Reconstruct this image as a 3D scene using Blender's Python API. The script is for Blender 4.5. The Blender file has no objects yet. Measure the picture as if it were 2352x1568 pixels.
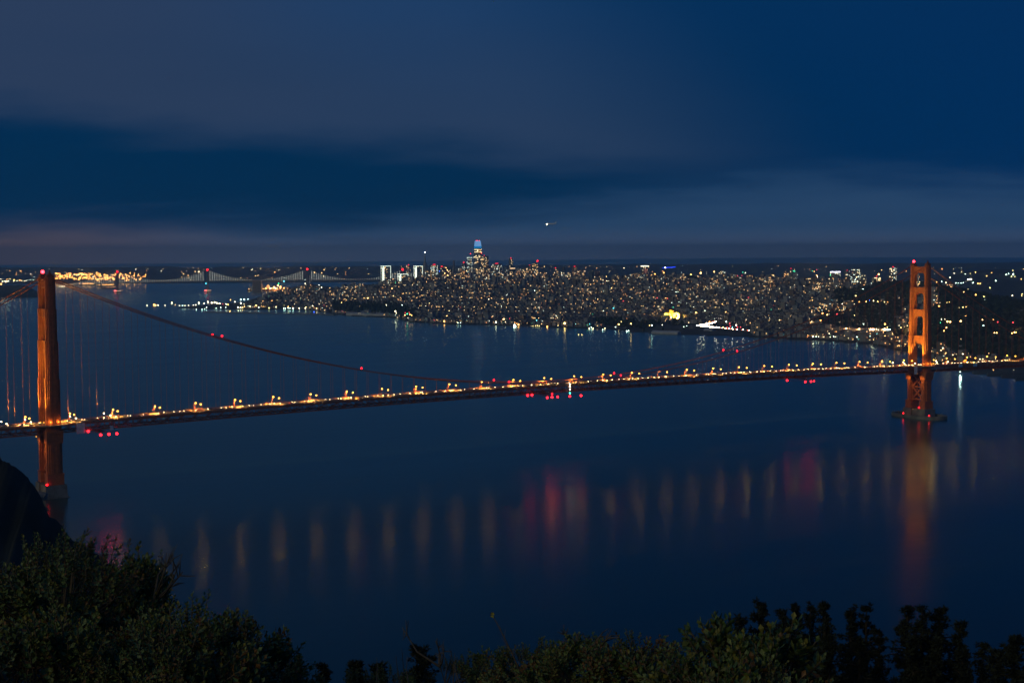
import bpy, math, random
from mathutils import Vector, Matrix, noise

random.seed(11)
SC = bpy.context.scene
COL = SC.collection

# ------------------------------------------------------------------ camera
YAW, PITCH, ROLL = .5552, -.0618, -.0051
CAM = Vector((-393.0, -1543.06, 251.72))
FWD = Vector((math.sin(YAW)*math.cos(PITCH), math.cos(YAW)*math.cos(PITCH), math.sin(PITCH)))
_r = Vector((math.cos(YAW), -math.sin(YAW), 0))
_u = _r.cross(FWD)
RIGHT = _r*math.cos(ROLL) + _u*math.sin(ROLL)
UP = -_r*math.sin(ROLL) + _u*math.cos(ROLL)
FH = Vector((math.sin(YAW), math.cos(YAW), 0))      # level forward
RH = Vector((math.cos(YAW), -math.sin(YAW), 0))     # level right
cd = bpy.data.cameras.new("camera")
cam = bpy.data.objects.new("camera", cd)
COL.objects.link(cam)
cam.matrix_world = Matrix(((RIGHT.x, UP.x, -FWD.x, CAM.x), (RIGHT.y, UP.y, -FWD.y, CAM.y),
                           (RIGHT.z, UP.z, -FWD.z, CAM.z), (0, 0, 0, 1)))
cd.sensor_width = 36.0
cd.lens = 51.79
cd.clip_start = 0.3
cd.clip_end = 120000
SC.camera = cam

# ------------------------------------------------------------------ render look
SC.render.engine = 'CYCLES'
SC.view_settings.view_transform = 'Standard'
SC.view_settings.look = 'None'
SC.view_settings.exposure = -0.12
SC.view_settings.gamma = 1.0
SC.view_settings.use_curve_mapping = False
SC.cycles.use_denoising = True
SC.cycles.denoiser = 'OPENIMAGEDENOISE'
SC.cycles.denoising_input_passes = 'RGB_ALBEDO_NORMAL'
SC.cycles.volume_bounces = 1
SC.cycles.max_bounces = 5
SC.cycles.diffuse_bounces = 2
SC.cycles.glossy_bounces = 3
SC.cycles.sample_clamp_indirect = 4.0
SC.cycles.use_light_tree = True


# ------------------------------------------------------------------ node helper
class N:
    def __init__(s, nt):
        s.nt = nt

    def new(s, typ, **kw):
        n = s.nt.nodes.new(typ)
        for k, v in kw.items():
            setattr(n, k, v)
        return n

    def put(s, inp, v):
        if hasattr(v, 'is_linked') or isinstance(v, bpy.types.NodeSocket):
            s.nt.links.new(v, inp)
        else:
            inp.default_value = v

    def m(s, op, a, b=0.0, c=0.0):
        n = s.new('ShaderNodeMath', operation=op)
        s.put(n.inputs[0], a)
        s.put(n.inputs[1], b)
        s.put(n.inputs[2], c)
        return n.outputs[0]

    def dot(s, v, w):
        n = s.new('ShaderNodeVectorMath', operation='DOT_PRODUCT')
        s.nt.links.new(v, n.inputs[0])
        n.inputs[1].default_value = tuple(w)
        return n.outputs['Value']

    def step(s, x, lo, hi):
        n = s.new('ShaderNodeMapRange', interpolation_type='SMOOTHSTEP')
        s.put(n.inputs[0], x)
        s.put(n.inputs[1], lo)
        s.put(n.inputs[2], hi)
        return n.outputs[0]

    def mix(s, f, a, b):
        n = s.new('ShaderNodeMix', data_type='RGBA')
        s.put(n.inputs[0], f)
        s.put(n.inputs[6], a if not isinstance(a, tuple) else (*a, 1))
        s.put(n.inputs[7], b if not isinstance(b, tuple) else (*b, 1))
        return n.outputs[2]

    def noise(s, vec, scale, detail=3, rough=.5):
        n = s.new('ShaderNodeTexNoise')
        if vec is not None:
            s.nt.links.new(vec, n.inputs['Vector'])
        n.inputs['Scale'].default_value = scale
        n.inputs['Detail'].default_value = detail
        n.inputs['Roughness'].default_value = rough
        return n.outputs['Fac']


# ------------------------------------------------------------------ sky: blue hour with broken cloud, afterglow behind the camera
W = bpy.data.worlds.new("World")
SC.world = W
W.use_nodes = True
wt = W.node_tree
wt.nodes.clear()
k = N(wt)
tc = k.new('ShaderNodeTexCoord')
d = tc.outputs['Generated']
ds = k.dot(d, RH)
dw = k.dot(d, FH)
dz = k.dot(d, (0, 0, 1))
az = k.m('ARCTAN2', ds, dw)
el = k.m('ARCSINE', dz)
cloudv = k.new('ShaderNodeCombineXYZ')
den = k.m('ADD', k.m('ABSOLUTE', dz), .12)
wt.links.new(k.m('DIVIDE', ds, den), cloudv.inputs[0])
wt.links.new(k.m('DIVIDE', dw, den), cloudv.inputs[1])
cv = cloudv.outputs[0]
n1 = k.m('SUBTRACT', k.noise(cv, .55, 5, .55), .5)
n2 = k.m('SUBTRACT', k.noise(cv, 1.7, 8, .62), .5)
n3 = k.m('SUBTRACT', k.noise(cv, .25, 3, .5), .5)
elp = k.m('ADD', el, k.m('ADD', k.m('MULTIPLY', n1, .05), k.m('MULTIPLY', n2, .030)))
# lower rim of the broad cloud deck, sinking towards the right
rim = k.m('ADD', k.m('MULTIPLY', az, -.068), k.m('ADD', .050, k.m('MULTIPLY', k.m('MULTIPLY', az, az), .07)))
above = k.m('SUBTRACT', elp, rim)
deckd = k.m('MULTIPLY', k.step(above, -.006, .030),
            k.m('SUBTRACT', 1.0, k.step(k.m('ADD', az, k.m('MULTIPLY', above, .9)), .02, .27)))
clear = k.mix(k.step(el, .03, .22), (.0002, .0265, .083), (.0005, .032, .112))
clear = k.mix(k.step(az, -.05, .40), clear, (.0001, .029, .112))
hi = k.mix(k.step(above, .02, .15), (.023, .052, .120), (.012, .052, .148))
hi = k.mix(k.step(k.m('ADD', az, k.m('MULTIPLY', n3, .5)), -.38, -.05), (.027, .052, .114), hi)
hi = k.mix(k.step(el, .15, .35), hi, (.007, .043, .128))
skyc = k.mix(k.m('MULTIPLY', deckd, k.m('ADD', .93, k.m('MULTIPLY', n1, .5))), clear, hi)
# low hazy layer above the horizon, deeper on the right
rim2 = k.m('ADD', .020, k.m('MULTIPLY', k.step(az, -.15, .22), .026))
low = k.m('SUBTRACT', 1.0, k.step(k.m('SUBTRACT', elp, rim2), -.022, .014))
lowc = k.mix(k.step(az, -.34, -.12), (.048, .069, .132), (.023, .068, .155))
lowc = k.mix(k.step(el, -.008, .018), k.mix(.8, lowc, (.120, .160, .270)), lowc)
lowc = k.mix(k.m('MULTIPLY', k.m('SUBTRACT', 1.0, k.step(az, -.36, -.14)), k.m('SUBTRACT', 1.0, k.step(el, .0, .032))), lowc, (.120, .080, .092))
skyc = k.mix(k.m('MULTIPLY', low, .92), skyc, lowc)
sk = k.new('ShaderNodeTexSky', sky_type='NISHITA', sun_disc=False)
sk.sun_elevation = math.radians(-3.0)
sk.sun_rotation = math.pi + YAW
sk.altitude = 250
bgA = k.new('ShaderNodeBackground')
wt.links.new(skyc, bgA.inputs[0])
bgA.inputs[1].default_value = 1.0
bgB = k.new('ShaderNodeBackground')
wt.links.new(sk.outputs[0], bgB.inputs[0])
bgB.inputs[1].default_value = 0.02
add = k.new('ShaderNodeAddShader')
wt.links.new(bgA.outputs[0], add.inputs[0])
wt.links.new(bgB.outputs[0], add.inputs[1])
wo = k.new('ShaderNodeOutputWorld')
wt.links.new(add.outputs[0], wo.inputs[0])
W.cycles.sampling_method = 'MANUAL'
W.cycles.sample_map_resolution = 512

# added warm fill from behind left of the camera, brightens the foreground bushes
sd = bpy.data.lights.new("fill_sun", 'SUN')
sd.energy = 0.50
sd.color = (1.0, .88, .46)
sd.angle = math.radians(30)
fill_sun = bpy.data.objects.new("fill_sun", sd)
COL.objects.link(fill_sun)
_to = (FH*.64 + RH*.66 + Vector((0, 0, -.42))).normalized()
fill_sun.rotation_euler = _to.to_track_quat('-Z', 'Y').to_euler()

# ------------------------------------------------------------------ picture-measured rays (2352 px wide reading of the photo)
FV = 3383.9


def ray(u, v):
    return (FWD + RIGHT*((u-1176)/FV) - UP*((v-784.1)/FV)).normalized()


def ground(u, v, z=0.0):
    dd = ray(u, v)
    t = (z-CAM.z)/dd.z
    return CAM + dd*t


def at(u, v, D):
    dd = ray(u, v)
    return CAM + dd*(D/dd.dot(FH))


def uD(x, y):
    px, py = x-CAM.x, y-CAM.y
    D = px*FH.x+py*FH.y
    s = px*RH.x+py*RH.y
    return (1176+FV*s/D if D > 1 else 1e9), D


def fromuD(u, D, z=0.0):
    p = CAM + FH*D + RH*(D*(u-1176)/FV)
    return Vector((p.x, p.y, z))


def interp(x, tab, j=1):
    if x <= tab[0][0]:
        return tab[0][j]
    for a, b in zip(tab, tab[1:]):
        if x <= b[0]:
            t = (x-a[0])/(b[0]-a[0])
            return a[j]+(b[j]-a[j])*t
    return tab[-1][j]


def sm(t):
    t = min(1.0, max(0.0, t))
    return t*t*(3-2*t)


# ------------------------------------------------------------------ materials
MATS = {}


def mat(name, col, rough=.8, var=0.0, vscale=1.0, metal=0.0, bump=0.0, bscale=1.0, spec=.3, coord='Object'):
    if name in MATS:
        return MATS[name]
    m = bpy.data.materials.new(name)
    m.use_nodes = True
    nt = m.node_tree
    b = nt.nodes['Principled BSDF']
    b.inputs['Base Color'].default_value = (*col, 1)
    b.inputs['Roughness'].default_value = rough
    b.inputs['Metallic'].default_value = metal
    b.inputs['Specular IOR Level'].default_value = spec
    kk = N(nt)
    if var or bump:
        co = kk.new('ShaderNodeTexCoord').outputs[coord]
    if var:
        f = kk.noise(co, vscale, 4, .6)
        c = kk.mix(kk.step(f, .3, .7), tuple(x*(1-var) for x in col), tuple(min(1, x*(1+var)) for x in col))
        nt.links.new(c, b.inputs['Base Color'])
    if bump:
        bn = kk.new('ShaderNodeBump')
        bn.inputs['Strength'].default_value = bump
        nt.links.new(kk.noise(co, bscale, 5, .6), bn.inputs['Height'])
        nt.links.new(bn.outputs[0], b.inputs['Normal'])
    MATS[name] = m
    return m


def glow(name, col, strength, sampled=False):
    if name in MATS:
        return MATS[name]
    m = bpy.data.materials.new(name)
    m.use_nodes = True
    nt = m.node_tree
    nt.nodes.clear()
    e = nt.nodes.new('ShaderNodeEmission')
    e.inputs[0].default_value = (*col, 1)
    e.inputs[1].default_value = strength
    o = nt.nodes.new('ShaderNodeOutputMaterial')
    nt.links.new(e.outputs[0], o.inputs[0])
    m.cycles.emission_sampling = 'AUTO'
    MATS[name] = m
    return m


# ------------------------------------------------------------------ mesh builder
ICO = []


def _ico(sub):
    t = (1+5**.5)/2
    vs = [Vector(p).normalized() for p in ((-1, t, 0), (1, t, 0), (-1, -t, 0), (1, -t, 0), (0, -1, t), (0, 1, t),
          (0, -1, -t), (0, 1, -t), (t, 0, -1), (t, 0, 1), (-t, 0, -1), (-t, 0, 1))]
    fs = [(0, 11, 5), (0, 5, 1), (0, 1, 7), (0, 7, 10), (0, 10, 11), (1, 5, 9), (5, 11, 4), (11, 10, 2), (10, 7, 6), (7, 1, 8),
          (3, 9, 4), (3, 4, 2), (3, 2, 6), (3, 6, 8), (3, 8, 9), (4, 9, 5), (2, 4, 11), (6, 2, 10), (8, 6, 7), (9, 8, 1)]
    for _ in range(sub):
        cache = {}
        nf = []

        def mid(a, b):
            key = (min(a, b), max(a, b))
            if key not in cache:
                vs.append(((vs[a]+vs[b])/2).normalized())
                cache[key] = len(vs)-1
            return cache[key]
        for a, b, c in fs:
            x, y, z = mid(a, b), mid(b, c), mid(c, a)
            nf += [(a, x, z), (b, y, x), (c, z, y), (x, y, z)]
        fs = nf
    return vs, fs


ICO = [_ico(0), _ico(1), _ico(2)]


class MB:
    def __init__(s):
        s.v, s.f, s.mi = [], [], []

    def add(s, vs, fs, m=0):
        b = len(s.v)
        s.v += [tuple(p) for p in vs]
        s.f += [tuple(i+b for i in f) for f in fs]
        s.mi += [m]*len(fs)

    def box(s, c, sz, m=0, X=None, Y=None, Z=None, bottom=True, taper=1.0):
        X = X or Vector((1, 0, 0))
        Y = Y or Vector((0, 1, 0))
        Z = Z or Vector((0, 0, 1))
        c = Vector(c)
        hx, hy, hz = sz[0]/2, sz[1]/2, sz[2]/2
        vs = []
        for k_ in (-1, 1):
            t = taper if k_ > 0 else 1.0
            for i, j in ((-1, -1), (1, -1), (1, 1), (-1, 1)):
                vs.append(c+X*(hx*i*t)+Y*(hy*j*t)+Z*(hz*k_))
        fs = [(4, 5, 6, 7), (0, 1, 5, 4), (1, 2, 6, 5), (2, 3, 7, 6), (3, 0, 4, 7)]
        if bottom:
            fs.append((3, 2, 1, 0))
        s.add(vs, fs, m)

    def bar(s, p, q, w, h=None, m=0):
        p, q = Vector(p), Vector(q)
        h = h or w
        Xd = (q-p)
        L = Xd.length
        if L < 1e-6:
            return
        Xd /= L
        up = Vector((0, 0, 1)) if abs(Xd.z) < .95 else Vector((1, 0, 0))
        Yd = up.cross(Xd).normalized()
        Zd = Xd.cross(Yd)
        s.box((p+q)/2, (L, w, h), m, Xd, Yd, Zd)

    def tube(s, pts, r, n=6, m=0, cap=True):
        pts = [Vector(p) for p in pts]
        rs = r if isinstance(r, (list, tuple)) else [r]*len(pts)
        vs = []
        for i, p in enumerate(pts):
            a = pts[max(0, i-1)]
            b = pts[min(len(pts)-1, i+1)]
            t = (b-a).normalized()
            up = Vector((0, 0, 1)) if abs(t.z) < .9 else Vector((1, 0, 0))
            A = up.cross(t).normalized()
            B = t.cross(A)
            for j in range(n):
                an = 2*math.pi*j/n
                vs.append(p+A*(math.cos(an)*rs[i])+B*(math.sin(an)*rs[i]))
        fs = []
        for i in range(len(pts)-1):
            for j in range(n):
                j2 = (j+1) % n
                fs.append((i*n+j, i*n+j2, (i+1)*n+j2, (i+1)*n+j))
        if cap:
            fs.append(tuple(range(n-1, -1, -1)))
            fs.append(tuple((len(pts)-1)*n+j for j in range(n)))
        s.add(vs, fs, m)

    def ball(s, c, r, m=0, sub=1, sq=(1, 1, 1), rough=0.0, rnd=None):
        vs, fs = ICO[sub]
        c = Vector(c)
        out = []
        for p in vs:
            k_ = 1.0
            if rough:
                k_ = 1+(rnd or random).uniform(-rough, rough)
            out.append(c+Vector((p.x*sq[0], p.y*sq[1], p.z*sq[2]))*(r*k_))
        s.add(out, fs, m)

    def prism(s, poly, z0, z1, m=0, scale=1.0, c=None, cap0=True):
        n = len(poly)
        if c is None:
            c = (sum(p[0] for p in poly)/n, sum(p[1] for p in poly)/n)
        vs = [(x, y, z0) for x, y in poly]+[(c[0]+(x-c[0])*scale, c[1]+(y-c[1])*scale, z1) for x, y in poly]
        fs = [(i, (i+1) % n, n+(i+1) % n, n+i) for i in range(n)]
        fs.append(tuple(n+i for i in range(n)))
        if cap0:
            fs.append(tuple(range(n-1, -1, -1)))
        s.add(vs, fs, m)

    def mesh(s, name, mats):
        me = bpy.data.meshes.new(name)
        me.from_pydata(s.v, [], s.f)
        for m in mats:
            me.materials.append(m)
        if len(mats) > 1:
            me.polygons.foreach_set('material_index', s.mi)
        me.update()
        return me

    def build(s, name, mats, parent=None, loc=None, smooth=False):
        if not isinstance(mats, (list, tuple)):
            mats = [mats]
        me = s.mesh(name, mats)
        if smooth:
            me.polygons.foreach_set('use_smooth', [True]*len(me.polygons))
        return link(name, me, parent, loc)


def link(name, data, parent=None, loc=None):
    o = bpy.data.objects.new(name, data)
    COL.objects.link(o)
    if parent is not None:
        o.parent = parent
    if loc is not None:
        o.location = loc
    return o


def tag(o, label=None, cat=None, group=None, kind=None):
    if label:
        o['label'] = label
    if cat:
        o['category'] = cat
    if group:
        o['group'] = group
    if kind:
        o['kind'] = kind
    return o


def empty(name, loc, label, cat, group=None, rz=0.0):
    o = bpy.data.objects.new(name, None)
    COL.objects.link(o)
    o.location = loc
    o.rotation_euler = (0, 0, rz)
    o.empty_display_size = .1
    return tag(o, label, cat, group)


KIDS = {}


def copy_tree(root, loc, rz=None, label=None, group=None, scale=None):
    c = root.copy()
    COL.objects.link(c)
    c.location = loc
    if rz is not None:
        c.rotation_euler = (0, 0, rz)
    if scale is not None:
        c.scale = (scale,)*3 if not isinstance(scale, tuple) else scale
    if label:
        c['label'] = label
    if group:
        c['group'] = group
    kids = KIDS.get(root.name)
    if kids is None:
        kids = KIDS[root.name] = [o for o in root.children_recursive]
    new = {root.name: c}
    for ch in kids:
        n_ = ch.copy()
        COL.objects.link(n_)
        n_.parent = new[ch.parent.name]
        new[ch.name] = n_
    return c


def lamp(kind, name, energy, col, parent, loc, radius=.3, spot=None, blend=.6, direction=None):
    key = (kind, name, energy, col, radius, spot)
    L = LAMPS.get(key)
    if L is None:
        L = bpy.data.lights.new(name, kind)
        L.energy = energy
        L.color = col
        L.shadow_soft_size = radius
        if kind == 'SPOT':
            L.spot_size = spot
            L.spot_blend = blend
        LAMPS[key] = L
    o = link(name, L, parent, loc)
    if direction is not None:
        o.rotation_euler = Vector(direction).to_track_quat('-Z', 'Y').to_euler()
    return o


LAMPS = {}

# shared materials
ORANGE = mat('international_orange_paint', (.42, .115, .04), .5, .18, .25, bump=.05, bscale=.8)
ORANGE_DK = mat('weathered_orange_steel', (.30, .085, .035), .6, .25, .3)
CONC = mat('pier_concrete', (.17, .165, .155), .85, .3, .12, bump=.2, bscale=.5)
ASPH = mat('road_asphalt', (.085, .083, .08), .8, .2, .3)
WALKM = mat('sidewalk_concrete', (.2, .19, .18), .85, .15, .5)
DARKM = mat('dark_metal', (.05, .05, .05), .5)
G_SOD = glow('sodium_lamp_glow', (1.0, .43, .05), 16)
G_SODS = glow('sodium_lamp_glow_small', (1.0, .42, .04), 4.5)
G_FLOOD = glow('floodlight_glow', (1.0, .74, .36), 30)
G_RED = glow('red_beacon_glow', (1.0, .007, .013), 10)
G_REDB = glow('red_beacon_glow_strong', (1.0, .022, .034), 20)
G_WHT = glow('white_lamp_glow', (1.0, .86, .58), 8)
G_GRN = glow('green_lamp_glow', (.05, 1.0, .62), 12)
G_HEAD = glow('headlight_glow', (1.0, .72, .42), 32)
G_TAIL = glow('taillight_glow', (1.0, .06, .03), 12)

# ------------------------------------------------------------------ water
mw = bpy.data.materials.new('bay_water')
mw.use_nodes = True
nt = mw.node_tree
nt.nodes.clear()
kk = N(nt)
co = kk.new('ShaderNodeTexCoord').outputs['Object']
mp = kk.new('ShaderNodeMapping')
nt.links.new(co, mp.inputs[0])
mp.inputs['Rotation'].default_value = (0, 0, YAW+.18)
mp.inputs['Scale'].default_value = (.10, 1.0, 1.0)
st = kk.noise(mp.outputs[0], .010, 6, .62)          # long tide lines
mp2 = kk.new('ShaderNodeMapping')
nt.links.new(co, mp2.inputs[0])
mp2.inputs['Rotation'].default_value = (0, 0, YAW)
mp2.inputs['Scale'].default_value = (.4, 1.0, 1.0)
bn = kk.new('ShaderNodeBump')
bn.inputs['Strength'].default_value = .22
bn.inputs['Distance'].default_value = 1.0
nt.links.new(kk.noise(mp2.outputs[0], .045, 5, .62), bn.inputs['Height'])
df = kk.new('ShaderNodeBsdfDiffuse')
df.inputs['Color'].default_value = (.001, .013, .022, 1)
gl = kk.new('ShaderNodeBsdfGlossy')
gl.inputs['Color'].default_value = (.74, .96, .93, 1)
nt.links.new(kk.m('ADD', .14, kk.m('MULTIPLY', kk.step(st, .25, .75), .13)), gl.inputs['Roughness'])
nt.links.new(bn.outputs[0], gl.inputs['Normal'])
fr = kk.new('ShaderNodeFresnel')
fr.inputs['IOR'].default_value = 1.333
nt.links.new(bn.outputs[0], fr.inputs['Normal'])
mx = kk.new('ShaderNodeMixShader')
nt.links.new(fr.outputs[0], mx.inputs[0])
nt.links.new(df.outputs[0], mx.inputs[1])
nt.links.new(gl.outputs[0], mx.inputs[2])
wo_ = kk.new('ShaderNodeOutputMaterial')
nt.links.new(mx.outputs[0], wo_.inputs[0])
wb = MB()
R = 30000
wb.add([(-R, -2500, 0), (R, -2500, 0), (R, R, 0), (-R, R, 0)], [(0, 1, 2, 3)])
tag(wb.build('water', mw), 'dark blue water of the strait and bay under the bridge', kind='structure')

# ------------------------------------------------------------------ thin evening haze over the whole scene
HZ = MB()
HZ.box((0, (31000-3600)/2, 181), (62000, 31000+3600, 368))
mh = bpy.data.materials.new('evening_haze')
mh.use_nodes = True
nt = mh.node_tree
nt.nodes.clear()
pv = nt.nodes.new('ShaderNodeVolumePrincipled')
pv.inputs['Color'].default_value = (.72, .95, 1.0, 1)
pv.inputs['Density'].default_value = 4.8e-5
pv.inputs['Anisotropy'].default_value = 0.7
mo = nt.nodes.new('ShaderNodeOutputMaterial')
nt.links.new(pv.outputs[0], mo.inputs['Volume'])
tag(HZ.build('haze', mh), 'thin evening haze over the bay', kind='stuff')

# ------------------------------------------------------------------ city land
SHORE_PX = [(338, 704), (400, 708), (470, 710), (560, 711), (700, 712), (760, 720), (800, 726), (900, 730), (945, 741), (1040, 745), (1150, 748),
            (1263, 752), (1400, 757), (1450, 763), (1550, 768), (1700, 774), (1800, 779), (1900, 784), (2000, 792), (2060, 806),
            (2100, 816), (2150, 838), (2192, 852), (2260, 862), (2352, 876), (2700, 915)]
SHORE = []
for u, v in SHORE_PX:
    g = ground(u, v)
    SHORE.append(uD(g.x, g.y))
BACK = [(330, 6300), (480, 6900), (560, 7100), (640, 7900), (720, 8300), (860, 8700), (980, 10500), (2700, 12000)]
RIDGE = [(300, 3, 6200), (560, 4, 6500), (640, 48, 7100), (712, 76, 7200), (770, 58, 7000), (850, 80, 6800), (960, 104, 6750), (1100, 100, 6800),
         (1300, 104, 6750), (1500, 112, 6650), (1700, 108, 6550), (1850, 103, 6350), (1950, 102, 5800), (2050, 116, 5000),
         (2130, 118, 4800), (2200, 102, 4700), (2280, 82, 4650), (2352, 62, 4600), (2700, 50, 4600)]


def land(x, y):
    u, D = uD(x, y)
    Ds = interp(u, SHORE)
    if D < Ds or u < 325:
        return -6.0
    Db = interp(u, BACK)
    if D > Db:
        return -6.0
    zr, Dr = interp(u, RIDGE, 1), interp(u, RIDGE, 2)
    fl = 650 if 960 < u < 1950 else 350
    t = (D-Ds-fl)/max(200, (Dr-Ds-fl))
    z = 2.5+2*min(1, (D-Ds)/200)
    if t < 1:
        z += zr*(sm(t)*.55+max(0, t)**1.1*.45)
    else:
        z += zr+(16-zr)*sm((D-Dr)/1100) if zr > 16 else zr
    z += 7*noise.noise(Vector((x*.0022, y*.0022, 3)))*sm((D-Ds-300)/600)
    # wooded park knoll and the far southern hills
    z += 13*math.exp(-((u-1548)/26)**2-((D-6650)/140)**2)
    z += 95*math.exp(-((u-2290)/150)**2-((D-9300)/900)**2)
    return z


def hit(u, v, off=0.0, lo=2700, hi=12000, fallback=8000):
    dd = ray(u, v)
    c = dd.dot(FH)
    D = lo
    while D < hi:
        p = CAM+dd*(D/c)
        if p.z < land(p.x, p.y)+off and p.z < 400:
            return p
        D += 25
    return CAM+dd*(fallback/c)


lb = MB()
US = [315+11*i for i in range(0, 205)]
DS = [2750+50*i for i in range(0, 96)]+[7550+150*i for i in range(0, 32)]
idx = {}
for i, u in enumerate(US):
    for j, D in enumerate(DS):
        p = fromuD(u, D)
        lb.v.append((p.x, p.y, land(p.x, p.y)))
nD = len(DS)
for i in range(len(US)-1):
    for j in range(nD-1):
        q = (i*nD+j, (i+1)*nD+j, (i+1)*nD+j+1, i*nD+j+1)
        if max(lb.v[a][2] for a in q) > -5.9:
            lb.f.append(q)
            lb.mi.append(0)
LANDM = mat('city_ground', (.05, .055, .05), .95, .35, .01)
tag(lb.build('city_terrain', LANDM), 'hilly city ground rising from the far shore', kind='structure')

# ------------------------------------------------------------------ east shore beyond the bay
eb = MB()
EU = [-500+20*i for i in range(0, 175)]
ED = [11800, 11900, 12400, 13000, 13800, 14600, 15400, 16200, 17000, 18500]


def east(u, D):
    t = (D-11850)/4400
    if t <= 0:
        return -4.0
    z = 3+62*sm(t)+(14*noise.noise(Vector((u*.012, D*.0004, 0)))+8*noise.noise(Vector((u*.05, D*.001, 5))))*sm(t*1.3)
    return max(2.0, z)


for u in EU:
    for D in ED:
        p = fromuD(u, D)
        eb.v.append((p.x, p.y, east(u, D)))
for i in range(len(EU)-1):
    for j in range(len(ED)-1):
        n = len(ED)
        eb.f.append((i*n+j, (i+1)*n+j, (i+1)*n+j+1, i*n+j+1))
        eb.mi.append(0)
tag(eb.build('far_shore', LANDM), 'low far shore with scattered lights across the bay', kind='structure')

# island at the far left behind the bridge tower
ib = MB()
IU = [-160+14*i for i in range(0, 20)]
ID = [8300, 8350, 8500, 8700, 8900, 9100, 9300]
for u in IU:
    for j, D in enumerate(ID):
        w_ = sm((112-u)/60)*math.sin(math.pi*j/(len(ID)-1))
        p = fromuD(u, D)
        ib.v.append((p.x, p.y, -4+66*w_+8*w_*noise.noise(Vector((u*.05, D*.01, 2)))))
for i in range(len(IU)-1):
    for j in range(len(ID)-1):
        n = len(ID)
        ib.f.append((i*n+j, (i+1)*n+j, (i+1)*n+j+1, i*n+j+1))
        ib.mi.append(0)
tag(ib.build('island_hill', mat('wooded_hill', (.03, .04, .03), .95, .4, .02)), 'dark island hill far across the water at left', kind='structure')

# breakwater of the small boat harbour
bw = MB()
pts = [ground(u, v) for u, v in ((470, 717.5), (560, 719), (650, 720.5), (735, 722), (770, 724))]
for a, c in zip(pts, pts[1:]):
    bw.bar(a+Vector((0, 0, .5)), c+Vector((0, 0, .5)), 14, 5)
tag(bw.build('breakwater', CONC), 'long low dark breakwater in front of the lit waterfront', 'breakwater')


# ------------------------------------------------------------------ the big suspension bridge
def deck(x):
    t = x/1280
    if t < 0:
        return 75+x*.0225*.6
    if t > 1:
        return 77-(x-1280)*.0105
    return 75*(1-t)+77*t+28*t*(1-t)


X0, X1 = -198.12, 1623.0
BR = empty('suspension_bridge', (0, 0, 0), 'long orange suspension bridge with two tall floodlit towers crossing the strait', 'bridge')
PAN = 7.62
xs = []
x = X0
while x < X1:
    xs.append(x)
    x += PAN


def strip(mb, y0, y1, dz0, dz1, m=0):
    """long beam of rectangular section following the deck camber"""
    bb = len(mb.v)
    for xx in xs:
        z = deck(xx)
        mb.v += [(xx, y0, z+dz0), (xx, y1, z+dz0), (xx, y1, z+dz1), (xx, y0, z+dz1)]
    for i in range(len(xs)-1):
        a = bb+4*i
        for j in range(4):
            mb.f.append((a+j, a+(j+1) % 4, a+4+(j+1) % 4, a+4+j))
            mb.mi.append(m)


m_ = MB()
strip(m_, -9.2, 9.2, -.6, 0)
m_.build('roadway', ASPH, BR)
m_ = MB()
for yy in (-6.1, -3.05, 3.05, 6.1):
    for xx in [X0+12*i for i in range(int((X1-X0)/12))]:
        m_.bar((xx, yy, deck(xx)+.03), (xx+3.6, yy, deck(xx+3.6)+.03), .15, .02)
strip(m_, -.1, .1, .01, .03)
tag(m_.build('lane_marking', mat('road_paint', (.75, .73, .66), .7), BR), kind='stuff')
for sg in (-1, 1):
    m_ = MB()
    a, c = sorted((sg*9.25, sg*12.9))
    strip(m_, a, c, -.5, .25)
    m_.build('sidewalk', WALKM, BR)
    # railings: inner safety barrier and outer pedestrian railing
    m_ = MB()
    for z0, z1 in ((.46, .54), (.74, .82), (1.0, 1.1)):
        strip(m_, sg*9.5-.05, sg*9.5+.05, z0, z1)
    for xx in xs[:-1]:
        for q in (0, .5):
            xq = xx+q*PAN
            m_.box((xq, sg*9.5, deck(xq)+.66), (.14, .13, .8))
    tag(m_.build('barrier', ORANGE_DK, BR), kind='stuff')
    m_ = MB()
    strip(m_, sg*12.8-.06, sg*12.8+.06, 1.25, 1.4)
    strip(m_, sg*12.8-.05, sg*12.8+.05, .3, .42)
    for i, xx in enumerate(xs[:-1]):
        for q in range(5):
            xq = xx+q*PAN/5
            m_.box((xq, sg*12.8, deck(xq)+.82), (.16 if q else .3, .1, .85))
    tag(m_.build('railing', ORANGE_DK, BR), kind='stuff')
    # stiffening truss of this side
    yy = sg*13.7
    m_ = MB()
    strip(m_, yy-.45, yy+.45, -1.9, -.9)
    m_.build('top_chord', ORANGE_DK, BR)
    m_ = MB()
    strip(m_, yy-.45, yy+.45, -9.3, -8.3)
    m_.build('bottom_chord', ORANGE_DK, BR)
    m_ = MB()
    for i, xx in enumerate(xs[:-1]):
        z0, z1 = deck(xx)-8.4, deck(xx)-1.9
        x2 = xs[i+1]
        w0, w1 = deck(x2)-8.4, deck(x2)-1.9
        m_.bar((xx, yy, z0), (xx, yy, z1), .55, .55)
        if i % 2:
            m_.bar((xx, yy, z0), (x2, yy, w1), .6, .7)
        else:
            m_.bar((xx, yy, z1), (x2, yy, w0), .6, .7)
    tag(m_.build('truss_member', ORANGE_DK, BR), kind='stuff')
m_ = MB()
for i, xx in enumerate(xs):
    z = deck(xx)
    m_.box((xx, 0, z-1.45), (.5, 27, 1.6))
    m_.box((xx, 0, z-8.9), (.5, 27, .8))
    if i % 2 == 0 and i+2 < len(xs):
        x2 = xs[i+2]
        m_.bar((xx, -13.2, z-8.9), (x2, 13.2, deck(x2)-8.9), .5)
        m_.bar((xx, 13.2, z-8.9), (x2, -13.2, deck(x2)-8.9), .5)
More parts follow.
